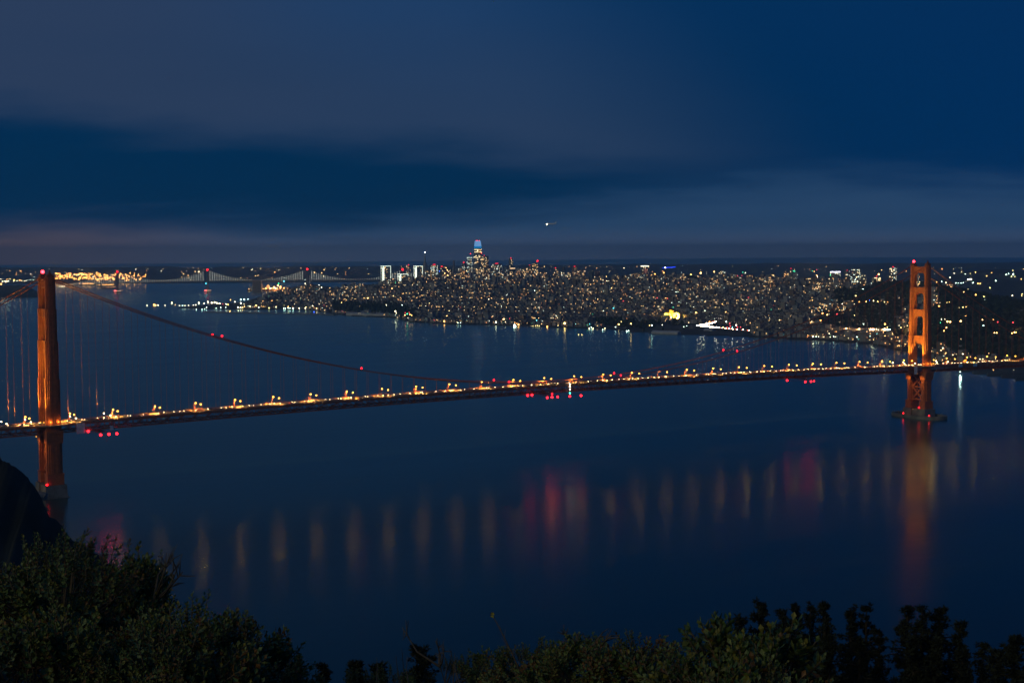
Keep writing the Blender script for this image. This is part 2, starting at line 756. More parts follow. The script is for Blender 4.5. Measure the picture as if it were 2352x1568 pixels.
for yq in (-8, -4, 0, 4, 8):
    strip(m_, yq-.2, yq+.2, -1.6, -.62)
tag(m_.build('floor_beam', ORANGE_DK, BR), kind='stuff')


def cable_z(x):
    if x < 0:
        t = -x/343
        return 227*(1-t)+72*t-11*4*t*(1-t)
    if x > 1280:
        t = (x-1280)/343
        return 227*(1-t)+74*t-11*4*t*(1-t)
    t = (x-640)/640
    return 86.2+(227-86.2)*t*t


for sg in (-1, 1):
    m_ = MB()
    pts = []
    x = X0
    while x <= X1+.1:
        pts.append((x, sg*13.7, cable_z(x)))
        x += 15.2
    m_.tube(pts, .52, 8)
    m_.build('main_cable', ORANGE, BR, smooth=True)
    m_ = MB()
    for sgn in (-1, 1):
        m_.tube([(p[0], p[1]+sgn*.55, p[2]+1.3) for p in pts], .05, 4)
    tag(m_.build('hand_rope', ORANGE_DK, BR), kind='stuff')
hang_me = {}
x = -190.5
HX = []
while x < X1-10:
    if abs(x) > 9 and abs(x-1280) > 9:
        HX.append(x)
    x += 15.24
for x in HX:
    for sg in (-1, 1):
        z0, z1 = deck(x)-.9, cable_z(x)-.4
        if z1-z0 < .8:
            continue
        key = int(x*10)
        if key not in hang_me:
            m_ = MB()
            for q in (-.16, .16):
                m_.tube([(q, 0, z0), (q, 0, z1)], .085, 4, cap=False)
            hang_me[key] = m_.mesh('hanger', [ORANGE])
        o = link('hanger', hang_me[key], BR, (x, sg*13.7, 0))

# towers
SEC = [(13.4, 71, 10.2, 16.0), (71, 122, 9.6, 14.6), (122, 161, 8.6, 13.2), (161, 194, 7.6, 11.6), (194, 226.2, 6.6, 10.0)]
STRUTS = [(215.2, 224.2, 6.6), (184.7, 193.6, 7.6), (150.4, 160.6, 8.6), (109.8, 121.6, 9.6)]


def leg_mesh(inner):
    m = MB()
    for z0, z1, wt_, wl in SEC:
        h = z1-z0
        c = (z0+z1)/2
        m.box((0, 0, c), (wl*.56, wt_, h))
        m.box((0, 0, c-.15), (wl*.80, wt_*.76, h+.3))
        m.box((0, 0, c-.3), (wl, wt_*.46, h+.6))
        # narrow vertical flutes on the broad faces
        for q in (-.12, .12):
            for sy in (-1, 1):
                m.box((q*wl, sy*(wt_/2+.12), c-.6), (.5, .25, h-1.6))
        # coping at the set-back
        m.box((0, 0, z1+.25), (wl*.60, wt_*1.02, .5))
    # sloping brackets below the roadway
    for i in range(4):
        m.box((0, 0, 67.5-i*3.2), (17.2-i*.25, 13.2-i*.8, 3.1))
    m.box((0, 0, 24.5), (17.6, 11.8, 1.4))
    m.box((0, 0, 19), (17.0, 11.2, 11.2))
    return m.mesh('leg', [ORANGE])


LEG = leg_mesh(True)


def tower(xt, south):
    T = bpy.data.objects.new('tower', None)
    COL.objects.link(T)
    T.parent = BR
    T.location = (xt, 0, 0)
    T['label'] = 'far orange tower standing in an oval fender' if south else 'near orange tower rising beside the dark headland'
    for sy in (-1, 1):
        link('leg', LEG, T, (0, sy*13.7, 0))
        m = MB()
        m.box((0, sy*13.7, 227.6), (7.6, 5.4, 2.2))
        m.box((0, sy*13.7, 229.2), (5.2, 3.6, 1.2))
        if sy < 0:
            m.box((0, sy*13.7, 230.6), (2.4, 2.2, 1.8))
            m.tube([(0, sy*13.7, 231.4), (0, sy*13.7, 234.5)], [.9, .25], 8)
        m.build('saddle_housing', ORANGE_DK, T)
    for z0, z1, wt_ in STRUTS:
        m = MB()
        half = 13.7-wt_*.42
        th = 5.2
        m.box((0, 0, (z0+z1)/2), (th, half*2, z1-z0))
        m.box((0, 0, z1-.5), (th+.9, half*2-.2, 1.2))
        m.box((0, 0, z0+.9), (th+.7, half*2-.2, .9))
        nr = 9
        for i in range(nr):
            yq = (i-(nr-1)/2)*(half*2-2.5)/(nr-1)
            m.box((0, yq, (z0+z1)/2-.2), (th+.55, .85, z1-z0-3.4))
        for sy in (-1, 1):
            for q, (bw_, bh) in enumerate(((4.2, 1.5), (2.9, 3.2), (1.9, 5.2), (1.0, 7.6))):
                m.box((0, sy*(half-bw_/2-.02*q), z0-bh/2+.02*q), (th-.5*q-.3, bw_, bh))
        m.build('portal_strut', ORANGE, T)
    m = MB()
    for z0, z1 in ((27, 45.5), (45.5, 64)):
        for sg in (-1, 1):
            m.bar((sg*3.4, -9.3, z0), (sg*3.4, 9.3, z1), 1.9, 2.3)
            m.bar((sg*3.4+.06*sg, 9.3, z0), (sg*3.4+.06*sg, -9.3, z1), 1.9, 2.3)
    for z in (27, 45.5, 65):
        m.box((0, 0, z), (8.4, 18.6, 2.2))
    m.build('cross_brace', ORANGE, T)
    m = MB()
    if south:
        for sy in (-1, 1):
            m.box((0, sy*13.7, 6.7), (22, 15.5, 13.2))
        m.box((0, 0, 6.2), (18, 14, 12.2))
        m.build('pier', CONC, T)
        m = MB()
        n = 56
        o_, i_ = [], []
        for q in range(n):
            an = 2*math.pi*q/n
            cx, sy = math.cos(an), math.sin(an)
            e = .78
            o_.append((24.5*math.copysign(abs(cx)**e, cx), 47*math.copysign(abs(sy)**e, sy)))
            i_.append((19.5*math.copysign(abs(cx)**e, cx), 41*math.copysign(abs(sy)**e, sy)))
        vs = [(*p, -2) for p in o_]+[(*p, 4.6) for p in o_]+[(*p, 4.6) for p in i_]+[(*p, -2) for p in i_]
        fs = []
        for q in range(n):
            r_ = (q+1) % n
            fs += [(q, r_, n+r_, n+q), (n+q, n+r_, 2*n+r_, 2*n+q), (2*n+q, 2*n+r_, 3*n+r_, 3*n+q)]
        m.add(vs, fs)
        m.build('fender', CONC, T)
    else:
        for sy in (-1, 1):
            m.box((0, sy*13.7, 6.4), (23, 15.5, 13.6), taper=.93)
            m.box((0, sy*13.7, -.2), (26, 17.5, 2.0))
        m.box((0, 0, 5.6), (19, 13, 11.6))
        m.build('pier', CONC, T)
    return T


T1 = tower(0, False)
T2 = tower(1280, True)

# street lamps: post, arm and lamp head on each side of the roadway
m_ = MB()
m_.tube([(0, 0, 0), (0, 0, 7.4)], [.16, .10], 6)
m_.tube([(0, 0, 7.3), (0, .7, 7.75), (0, 1.7, 7.85)], .07, 5)
POST = m_.mesh('post', [ORANGE])
m_ = MB()
m_.ball((0, 1.9, 7.75), .72, 0, 1, (1.1, 1.1, .75))
HEAD = m_.mesh('lamp_head', [G_SOD])
street0 = {}
LX = [68.8+45.65*i for i in range(-5, 35)]
for i, x in enumerate(LX):
    if x < X0 or x > X1 or abs(x) < 8 or abs(x-1280) < 8:
        continue
    for sg in (-1, 1):
        loc = (x, sg*9.9, deck(x)+.25)
        side = 'far' if sg > 0 else 'near'
        lab = ('tall road lamp on the far kerb of the bridge, its post lit orange' if sg > 0 else
               'road lamp on the near kerb of the bridge, its post dark against the roadway')
        gr = 'road lamps on the %s side of the bridge' % side
        rz = math.pi if sg > 0 else 0.0
        if sg not in street0:
            street0[sg] = empty('street_lamp', loc, lab, 'street lamp', gr, rz)
            link('post', POST, street0[sg])
            link('lamp_head', HEAD, street0[sg])
            # the kerb lamps throw their light down on the roadway, not over the rail
            lamp('SPOT', 'lamp_light', 70000 if sg > 0 else 38000, (1.0, .50, .09), street0[sg], (0, 1.9, 7.0), .4, math.radians(146 if sg > 0 else 92), .35, (0, 0, -1))
            if sg < 0:
                lamp('POINT', 'lamp_light', 1300, (1.0, .46, .06), street0[sg], (0, 1.9, 6.9), .4)
        else:
            copy_tree(street0[sg], loc, rz, lab, gr)

# floodlights at the tower feet, small walkway lamps round the near legs
m_ = MB()
m_.tube([(0, 0, 0), (0, 0, 3.2)], .12, 6)
m_.box((0, 0, 3.6), (.9, 1.3, .9))
FL_BODY = m_.mesh('lamp_post', [DARKM])
m_ = MB()
m_.ball((0, 0, 4.25), .62, 0, 1, (1, 1.2, .8))
FL_LENS = m_.mesh('lens', [G_FLOOD])
m_ = MB()
m_.tube([(0, 0, 0), (0, 0, 3.2)], .09, 6)
WL_POST = m_.mesh('post', [ORANGE])
m_ = MB()
m_.ball((0, 0, 3.5), .50, 0, 1)
WL_HEAD = m_.mesh('lamp_globe', [G_SODS])
FLOOD_E = 270000.0
for xt, nm, off in ((0, 'near', (-22, -46, 24, 60)), (1280, 'far', (-22, -44, 24, 48))):
    for j, dx in enumerate(off):
        for sy in (-1, 1):
            x = xt+dx
            lab = 'bright floodlight at the %s edge of the deck %s the %s tower' % (
                'near' if sy < 0 else 'far', ['just before', 'well before', 'just behind', 'well behind'][j], nm)
            f_ = empty('floodlight', (x, sy*11.6, deck(x)+.25), lab, 'floodlight', 'floodlights at the bridge towers')
            link('lamp_post', FL_BODY, f_)
            link('lens', FL_LENS, f_)
            tz = (120, 190, 140, 200)[j]
            dr = Vector((xt-x, sy*13.7-sy*11.6, tz-deck(x)))
            lamp('SPOT', 'beam', FLOOD_E*(1.0, 1.5, .8, .9)[j], (1.0, .72, .11), f_, (0, 0, 5.4), .4, math.radians(62), 1.0, dr)
    # lamps below the roadway that wash the lower shafts
    for sy in (-1, 1):
        x = xt-17
        f_ = empty('floodlight', (x, sy*11.0, deck(x)-10.2), 'floodlight slung under the %s edge of the deck beside the %s tower' % ('near' if sy < 0 else 'far', nm), 'floodlight', 'floodlights at the bridge towers')
        m_ = MB()
        m_.box((0, 0, 0), (1.1, 1.1, .7))
        m_.build('lamp_housing', DARKM, f_)
        m_ = MB()
        m_.ball((.2, 0, -.55), .5, 0, 1)
        m_.build('lens', G_SODS, f_)
        lamp('SPOT', 'beam', 16000.0, (1.0, .58, .11), f_, (.2, 0, -1.2), .5, math.radians(95), 1.0, (17, sy*3, -38))
    for j in range(6):
        an = math.pi*(j/5)
        w_ = empty('walkway_lamp', (xt-13*math.cos(an), -14.5-6.2*math.sin(an), deck(xt)+.1), 'small yellow lamp on the walkway bending round the near leg of the %s tower' % nm,
                   'lamp', 'walkway lamps round the %s tower' % nm)
        link('post', WL_POST, w_)
        link('lamp_globe', WL_HEAD, w_)
        lamp('POINT', 'lamp_light', 800.0, (1.0, .50, .09), w_, (0, .9, 3.5), .3)
    m_ = MB()
    poly = [(xt-15, -13.2)]+[(xt-14.5*math.cos(math.pi*q/10), -14.5-7.2*math.sin(math.pi*q/10)) for q in range(11)]+[(xt+15, -13.2)]
    m_.prism(poly, deck(xt)-.9, deck(xt)+.1)
    m_.build('walkway_bay', WALKM, BR)

# red warning beacons
m_ = MB()
m_.tube([(0, 0, 0), (0, 0, 1.2)], .3, 6, 0)
BC_BASE = m_.mesh('bracket', [DARKM])
m_ = MB()
m_.ball((0, 0, 1.9), 1.0, 0, 1)
BC_S = m_.mesh('red_globe', [G_RED])
m_ = MB()
m_.ball((0, 0, 2.2), 1.7, 0, 2)
BC_L = m_.mesh('red_globe', [G_REDB])


def beacon(p, lab, big=False, grp='red beacons on the bridge', light=0.0):
    o = empty('warning_beacon', p, lab, 'beacon', grp)
    link('bracket', BC_BASE, o)
    link('red_globe', BC_L if big else BC_S, o)
    return o


beacon((0, 13.7, 229.6), 'large red beacon on top of the near bridge tower', True, light=6000)
beacon((1280, 13.7, 229.6), 'large red beacon on top of the far bridge tower', True, light=6000)
for x, sg, lab in ((183, 1, 'red beacon on the main cable right of the near tower, left of a pair'),
                   (183.6, -1, 'red beacon on the main cable right of the near tower, right of a pair'),
                   (364.6, 1, 'lone red beacon on the main cable between the near tower and midspan'),
                   (546, 1, 'red beacon low on the cable just left of midspan'), (551, -1, 'smaller red beacon by a road lamp left of midspan'),
                   (729, 1, 'red beacon low on the cable right of midspan'), (720, -1, 'smaller red beacon by a road lamp right of midspan'),
                   (913, 1, 'red beacon higher on the cable towards the far tower'),
                   (914, -1, 'red beacon lower on the cable towards the far tower')):
    beacon((x, sg*13.7, cable_z(x)+.4), lab)
beacon((1271, -8, 13.4), 'red beacon on the pier top of the far tower')
beacon((1256.5, 9, 4.4), 'red beacon on the fender rim left of the far tower', light=2500)
beacon((1262, -36, 4.4), 'red beacon on the fender rim right of the far tower', light=2500)
beacon((-9.5, -20.4, 12.8), 'red beacon on the pier of the near tower', light=9000)


# maintenance platforms hung under the deck with red lamps
def platform(xc, lamps_, lab):
    zb = deck(xc)-12.0
    P = empty('maintenance_platform', (xc, 0, zb), lab, 'platform', 'maintenance platforms under the deck')
    m = MB()
    m.box((0, 0, 0), (9, 31, .5))
    for sx in (-4.2, 4.2):
        for z in (.9, 1.5):
            m.bar((sx, -15.4, z), (sx, 15.4, z), .12)
        for yq in range(-15, 16, 3):
            m.bar((sx, yq, .2), (sx, yq, 1.5), .1)
    m.build('gangway', mat('platform_steel', (.25, .24, .24), .6), P)
    m = MB()
    for sx in (-3.8, 3.8):
        for yq in (-14.2, 14.2):
            m.bar((sx, yq, .2), (sx, yq, 3.2), .3)
    m.build('hanger_frame', ORANGE_DK, P)
    m = MB()
    xa, xb = min(q[0] for q in lamps_)-2, max(q[0] for q in lamps_)+2
    m.box(((xa+xb)/2, -15.2, .1), (xb-xa, 1.4, .3))
    m.build('catwalk', ORANGE_DK, P)
    for lx, ly, lz, e in lamps_:
        m = MB()
        m.bar((lx, ly, lz), (lx, ly, .2), .15)
        m.build('lamp_bracket', DARKM, P)
        m = MB()
        m.ball((lx, ly, lz), 1.35 if e > 0 else .9, 0, 1)
        m.build('red_lamp', glow('platform_red_glow', (1.0, .010, .017), 11), P)
        if e > 0:
            lamp('POINT', 'red_light', e*.4, (1.0, .03, .07), P, (lx, ly, lz-1.9), .5)


platform(50, [(-14.5, -15, 2.2, 1600), (-1.7, -15, -2.7, 1600), (7, -15, -2.6, 1600), (15.3, -15, -2.6, 1600)], 'maintenance platform with red lamps under the deck next to the near tower')
platform(612, [(-34.8, -15, 2.1, 1600), (-28.5, -15, 2.3, 1200), (-6, -15, -2.3, 2600), (1.2, -15, -2.2, 2600), (9.6, -15, -2.2, 2000), (1.8, -14.2, 1.6, 0), (28, -15, -2.6, 1200), (45, -15, -2.6, 900)],
         'wide maintenance platform with a cluster of red lamps under midspan')
platform(1045, [(-41.7, -15, .9, 1400), (-7.7, -15, -2.8, 1600), (2.9, -15, -2.7, 1000), (8.7, -15, -2.4, 0)], 'maintenance platform with a row of red lamps under the deck near the far tower')

# stacked navigation lights at midspan
nv = empty('navigation_light', (640, -14.6, deck(640)), 'column of three white lamps over one green lamp at midspan', 'navigation light')
m_ = MB()
m_.bar((0, .1, -10.9), (0, .1, 1.2), .3)
m_.build('mounting_pole', DARKM, nv)
for z in (.5, -2.7, -5.9):
    m_ = MB()
    m_.ball((0, -.5, z), .85, 0, 1)
    m_.build('white_lamp', G_WHT, nv)
m_ = MB()
m_.ball((0, -.5, -10.6), .85, 0, 1)
m_.build('green_lamp', G_GRN, nv)

# sheets hung on the deck side during repairs
TARP = mat('pale_tarpaulin', (.62, .62, .70), .8, .12, .4, bump=.3, bscale=.6)
TARPB = mat('blue_tarpaulin', (.25, .52, .85), .7, .1, .4, bump=.3, bscale=.6)
for xc, w_, h_, dz, mt, lab in ((27.8, 8.6, 10.8, -6.0, TARP, 'pale grey sheeting panel hung on the deck beside the near tower'),
                                (60.2, 3.8, 4.0, -8.2, TARP, 'small pale box hung under the deck above the red lamps by the near tower'),
                                (1256.5, 6.5, 11.5, -5.6, TARP, 'grey sheeting panel hung on the deck in front of the far tower'),
                                (1352.6, 8.5, 4.2, -1.9, TARPB, 'first blue sheeting panel on the deck right of the far tower'),
                                (1384.4, 8.5, 4.4, -1.9, TARPB, 'second blue sheeting panel on the deck further right of the far tower')):
    m_ = MB()
    n = 9
    vs = []
    for i in range(n):
        for j in range(5):
            yy = -14.7-.18*math.sin(i*2.1+j*.7)
            vs.append((xc-w_/2+w_*i/(n-1), yy, deck(xc)+dz+h_*(j/4-.5)))
    off_ = len(vs)
    vs += [(a, b_+.3, c) for a, b_, c in vs]
    fs = []
    for i in range(n-1):
        for j in range(4):
            q = (i*5+j, (i+1)*5+j, (i+1)*5+j+1, i*5+j+1)
            fs += [q, tuple(a+off_ for a in reversed(q))]
    for j in range(4):
        fs += [(j, j+1, off_+j+1, off_+j), ((n-1)*5+j, off_+(n-1)*5+j, off_+(n-1)*5+j+1, (n-1)*5+j+1)]
    for i in range(n-1):
        fs += [(i*5, off_+i*5, off_+(i+1)*5, (i+1)*5), (i*5+4, (i+1)*5+4, off_+(i+1)*5+4, off_+i*5+4)]
    m_.add(vs, fs)
    tag(m_.build('tarpaulin', mt), lab, 'tarpaulin')

# ------------------------------------------------------------------ cars
CARP = [mat('car_paint_'+n_, c_, .3, spec=.5) for n_, c_ in (('silver', (.4, .4, .42)), ('white', (.7, .7, .7)), ('black', (.02, .02, .022)), ('blue', (.05, .1, .25)), ('red', (.3, .03, .03)))]
GLASSD = mat('car_glass', (.01, .012, .015), .1, spec=.6)
TYRE = mat('tyre_rubber', (.02, .02, .02), .9)


def car_mesh(pm):
    m = MB()
    prof = [(-2.2, .35), (2.2, .35), (2.25, .7), (1.9, .88), (1.0, .95), (-1.9, .98), (-2.25, .8)]
    vs = [(x, y, z) for y in (-.88, .88) for x, z in prof]
    n = len(prof)
    m.add(vs, [tuple(range(n)), tuple(range(2*n-1, n-1, -1))]+[(i, n+i, n+(i+1) % n, (i+1) % n) for i in range(n)], 0)
    top = [(-1.6, .975), (1.0, .95), (.35, 1.42), (-1.1, 1.44)]
    vs = [(x, y*(.84 if i < 2 else .66), z) for y in (-1, 1) for i, (x, z) in enumerate(top)]
    m.add(vs, [(0, 1, 2, 3), (7, 6, 5, 4), (1, 5, 6, 2), (3, 7, 4, 0)], 1)
    m.add([vs[2], vs[6], vs[7], vs[3]], [(0, 1, 2, 3)], 0)
    for x in (-1.35, 1.4):
        for y in (-.8, .8):
            pts_ = [(x+.33*math.cos(a*math.pi/4), y+dy, .33+.33*math.sin(a*math.pi/4)) for dy in (-.1, .1) for a in range(8)]
            m.add(pts_, [tuple(range(8)), tuple(range(15, 7, -1))]+[(a, (a+1) % 8, 8+(a+1) % 8, 8+a) for a in range(8)], 2)
    return m.mesh('car', [pm, GLASSD, TYRE])


CARM = [car_mesh(p) for p in CARP]
m_ = MB()
m_.ball((2.24, 0, .68), .24, 0, 1, (.4, 1, .75))
HL = m_.mesh('headlight', [G_HEAD])
m_ = MB()
m_.ball((-2.24, 0, .76), .15, 0, 1, (.4, 1.2, .8))
TL = m_.mesh('taillight', [G_TAIL])
CN = ['silver', 'white', 'black', 'blue', 'red']


def car(x, y, z, rz, grp, where, tilt=0.0, tails=True):
    ci = random.choices(range(5), (4, 4, 4, 2, 1))[0]
    o = link('car', CARM[ci], None, (x, y, z))
    o.rotation_euler = (0, tilt, rz)
    tag(o, '%s car with its lights on %s' % (CN[ci], where), 'car', grp+', '+CN[ci])
    for yy in (-.62, .62):
        link('headlight', HL, o, (0, yy, 0))
        if tails:
            link('taillight', TL, o, (0, yy, 0))


rc = random.Random(5)
for lane, y in enumerate((3.4, 6.6)):
    x = -135+rc.uniform(0, 14)
    step_ = 16.0
    while x < 1490:
        car(x, y, deck(x)+.02, math.pi, 'northbound traffic on the bridge', 'driving north in the line of traffic on the bridge', tails=False)
        x += step_*rc.uniform(.7, 1.35)
for y in (-4.0, -7.2):
    x = -130+rc.uniform(0, 40)
    while x < 1490:
        car(x, y, deck(x)+.02, 0, 'southbound traffic on the bridge', 'driving south on the near lanes of the bridge')
        x += rc.uniform(70, 140)

exec_city = True
# ------------------------------------------------------------------ CITY
WINC = [((1.0, .54, .18), 6.0), ((1.0, .76, .40), 6.0), ((.80, 1.0, .86), 5.0), ((1.0, .38, .12), 4.5), ((1.0, .62, .27), 2.0)]
WINM = [glow('window_light_%s' % n_, c_, s_) for n_, (c_, s_) in zip(('amber', 'cream', 'cool', 'orange', 'dim'), WINC)]
WINM_B = [glow('bright_window_light_%s' % n_, c_, s_*1.15) for n_, (c_, s_) in zip(('amber', 'cream', 'cool', 'orange', 'dim'), WINC)]
WALLC = [mat('house_wall_'+n_, c_, .85, .12, .1) for n_, c_ in (('cream', (.25, .235, .21)), ('grey', (.20, .21, .23)), ('white', (.30, .30, .31)), ('brown', (.16, .13, .11)), ('blue', (.19, .22, .26)))]
ROOFM = mat('house_roof', (.10, .095, .09), .9, .25, .1)
GA = math.radians(31)          # street grid direction
GX = Vector((math.cos(GA), math.sin(GA), 0))
GY = Vector((-math.sin(GA), math.cos(GA), 0))


def facing(nrm, p):
    return nrm.x*(CAM.x-p.x)+nrm.y*(CAM.y-p.y) > 0


def face_windows(wb, c, size, X, Y, cw, ch, prob, rnd, palette, wfrac=.55, hfrac=.5, zmin=1.5):
    """lit panes, proud of the two walls that look over the strait"""
    c = Vector(c)
    Z = Vector((0, 0, 1))
    for n_, t_, dn, dt in ((X, Y, size[0]/2, size[1]), (-X, Y, size[0]/2, size[1]), (Y, X, size[1]/2, size[0]), (-Y, X, size[1]/2, size[0])):
        if not facing(n_, c):
            continue
        nc = max(1, int(dt/cw))
        nr = max(1, int((size[2]-zmin)/ch))
        for r_ in range(nr):
            rowp = prob*rnd.choice((.4, .8, 1, 1, 1.6)) if nr > 6 else prob
            for q in range(nc):
                if rnd.random() < rowp:
                    pc = c+n_*(dn+.12)+t_*((q+.5)/nc*dt-dt/2)+Z*(zmin+(r_+.5)*ch-size[2]/2)
                    a, b_ = dt/nc*wfrac/2, ch*hfrac/2
                    wb.box(pc, (.16, a*2, b_*2), rnd.choice(palette), n_, t_, Z)


def forest_at(u, D):
    # wooded ground: fort gardens, park by the palace, the big wooded hill on the right
    if 765 < u < 955:
        Ds = interp(u, SHORE)
        return 120 < D-Ds < 640
    if 1365 < u < 1572 and not (1505 < u < 1580 and D-interp(u, SHORE) < 460):
        Ds = interp(u, SHORE)
        return 170 < D-Ds < 480
    if u > 1820:
        Ds, Dr = interp(u, SHORE), interp(u, RIDGE, 2)
        t = (D-Ds)/(Dr-Ds)
        rag = noise.noise(Vector((u*.011, D*.0022, 3.7)))
        return D-Ds > 430+max(0, 1990-u)*3 and D < Dr+250 and u > 1840+190*t*t+95*rag and rag < .42
    return 1500 < u < 1600 and 6560 < D < 6760 and u > 1515


houses = []
rh = random.Random(21)
# cover the visible slope with a street grid of lots
org = fromuD(1400, 5600)
for i in range(-140, 140):
    for j in range(-190, 190):
        jx = rh.uniform(-2, 2)
        p = org+GX*(i*21+(i//5)*17)+GY*(j*15+(j//8)*16+jx)
        u, D = uD(p.x, p.y)
        if not (560 < u < 2400) or D < 3200:
            continue
        Ds = interp(u, SHORE)
        if D < Ds+60 or D > interp(u, BACK)-50 or D > interp(u, RIDGE, 2)+140:
            continue
        if 1385 < u < 1730 and D-Ds < 600:
            continue
        fo = forest_at(u, D)
        if fo and rh.random() > .05:
            continue
        if u > 1860 and not fo and rh.random() > 1.0-.62*sm((u-1860)/160):
            continue
        if u < 760 and rh.random() > .8:
            continue
        z = land(p.x, p.y)
        up_ = D-Ds
        tall = rh.random() < .035+.05*sm((up_-900)/900)
        sx, sy = rh.uniform(13, 18), rh.uniform(9, 13)
        h = rh.uniform(7.5, 12.5)+(rh.uniform(6, 22) if tall else 0)
        if tall:
            sx, sy = sx*1.25, sy*1.5
        houses.append((h*sy/D, p.x, p.y, z, sx, sy, h, u, D))
houses.sort(reverse=True)
DIST = [(0, 760, 'north waterfront', 'below the round hilltop tower'), (760, 1000, 'gardens', 'above the dark trees by the piers'), (1000, 1300, 'marina', 'on the slope behind the marina lights'),
        (1300, 1560, 'palace', 'on the slope left of the golden palace'), (1560, 1900, 'heights', 'on the slope right of the golden palace'), (1900, 2500, 'woods', 'among the dark woods by the far bridge tower')]
NIND = 280
PAL = [0, 0, 0, 0, 1, 1, 3, 3, 4, 4, 4, 2]


def house_geo(wb, rb, nb, hs, rnd, mi):
    _, x, y, z, sx, sy, h, u, D = hs
    c = Vector((x, y, z+h/2-1))
    wb.box(c, (sx, sy, h+2), mi, GX, GY, bottom=False)
    if rnd.random() < .5 and h < 14:
        # low gable
        a = c+Vector((0, 0, h/2+1))
        hh = rnd.uniform(1.2, 2.4)
        vs = [a-GX*sx/2-GY*sy/2, a+GX*sx/2-GY*sy/2, a+GX*sx/2+GY*sy/2, a-GX*sx/2+GY*sy/2, a-GX*sx/2+Vector((0, 0, hh)), a+GX*sx/2+Vector((0, 0, hh))]
        vs = [v_+Vector((0, 0, .02)) for v_ in vs]
        rb.add(vs, [(0, 1, 5, 4), (2, 3, 4, 5), (0, 4, 3), (1, 2, 5)], 0)
    else:
        rb.box(c+Vector((0, 0, h/2+1.3)), (sx*.9, sy*.9, .6), 0, GX, GY)
    pr = .046*(1.0 if u < 1860 else 2.6)*(.45+1.1*rnd.random()**1.5)*(.55+.45*sm((D-interp(u, SHORE)-350)/700))
    pr *= .25+1.7*sm(.5+1.1*noise.noise(Vector((u*.017, D*.0028, 11.3))))
    if h > 16:
        pr *= 1.3
    face_windows(nb, c+Vector((0, 0, .5)), (sx, sy, h), GX, GY, 3.6, 3.0, pr, rnd, PAL, .5, .55)


rnd = random.Random(77)
big_w, big_r, big_n = MB(), MB(), MB()
for q, hs in enumerate(houses):
    mi = rnd.choices(range(5), (3, 3, 3, 2, 2))[0]
    if q < NIND:
        wb_, rb_, nb_ = MB(), MB(), MB()
        loc = Vector(hs[1:4])
        house_geo(wb_, rb_, nb_, (hs[0], 0, 0, 0, *hs[4:]), rnd, 0)
        o = wb_.build('house', WALLC[mi], None, loc)
        wherei = next(d_ for d_ in DIST if d_[0] <= hs[7] < d_[1])
        tag(o, '%s city house %s' % (('cream', 'grey', 'white', 'brown', 'bluish')[mi] + (' tall' if hs[6] > 15 else ' low'), wherei[3]), 'house',
            'city houses, %s, %s %s' % (wherei[2], ('cream', 'grey', 'white', 'brown', 'bluish')[mi], 'tall' if hs[6] > 15 else 'low'))
        rb_.build('roof', ROOFM, o)
        if nb_.f:
            tag(nb_.build('window', WINM, o), kind='stuff')
    else:
        house_geo(big_w, big_r, big_n, hs, rnd, mi)
print('houses', len(houses))
hz_ = tag(big_w.build('city_houses', WALLC), 'thousands of small houses covering the city slopes', kind='stuff')
big_r.build('roof', ROOFM, hz_)
big_n.build('window', WINM, hz_)

# ------------------------------------------------------------------ tall buildings
TW = [mat('tower_wall_'+n_, c_, .6, .1, .05) for n_, c_ in (('dark', (.07, .085, .105)), ('grey', (.16, .17, .19)), ('pale', (.30, .31, .33)), ('brown', (.15, .10, .09)))]
G_OUT = glow('outline_light', (.86, 1.0, .80), 3.0)
G_OUTD = glow('outline_light_dim', (.75, .95, .80), 1.2)
G_STRIPW = glow('roof_strip_white', (.86, .78, 1.0), 5)
G_STRIPG = glow('edge_strip_green', (.05, .9, .32), 2.2)
G_STRIPY = glow('roof_strip_yellow', (1.0, .92, .60), 4)
G_STRIPO = glow('roof_strip_orange', (1.0, .66, .35), 2.4)
G_BLUE = glow('blue_beam_glow', (.01, .05, 1.0), 4.0)
G_CROWN = glow('blue_crown_glow', (.22, .52, 1.0), .95)
G_CROWN2 = glow('deep_blue_crown_glow', (.0, .28, .75), .75)
G_BEAC = glow('star_lamp_glow', (.85, .92, 1.0), 30)
rt = random.Random(3)


def px(X):
    return X*.57422


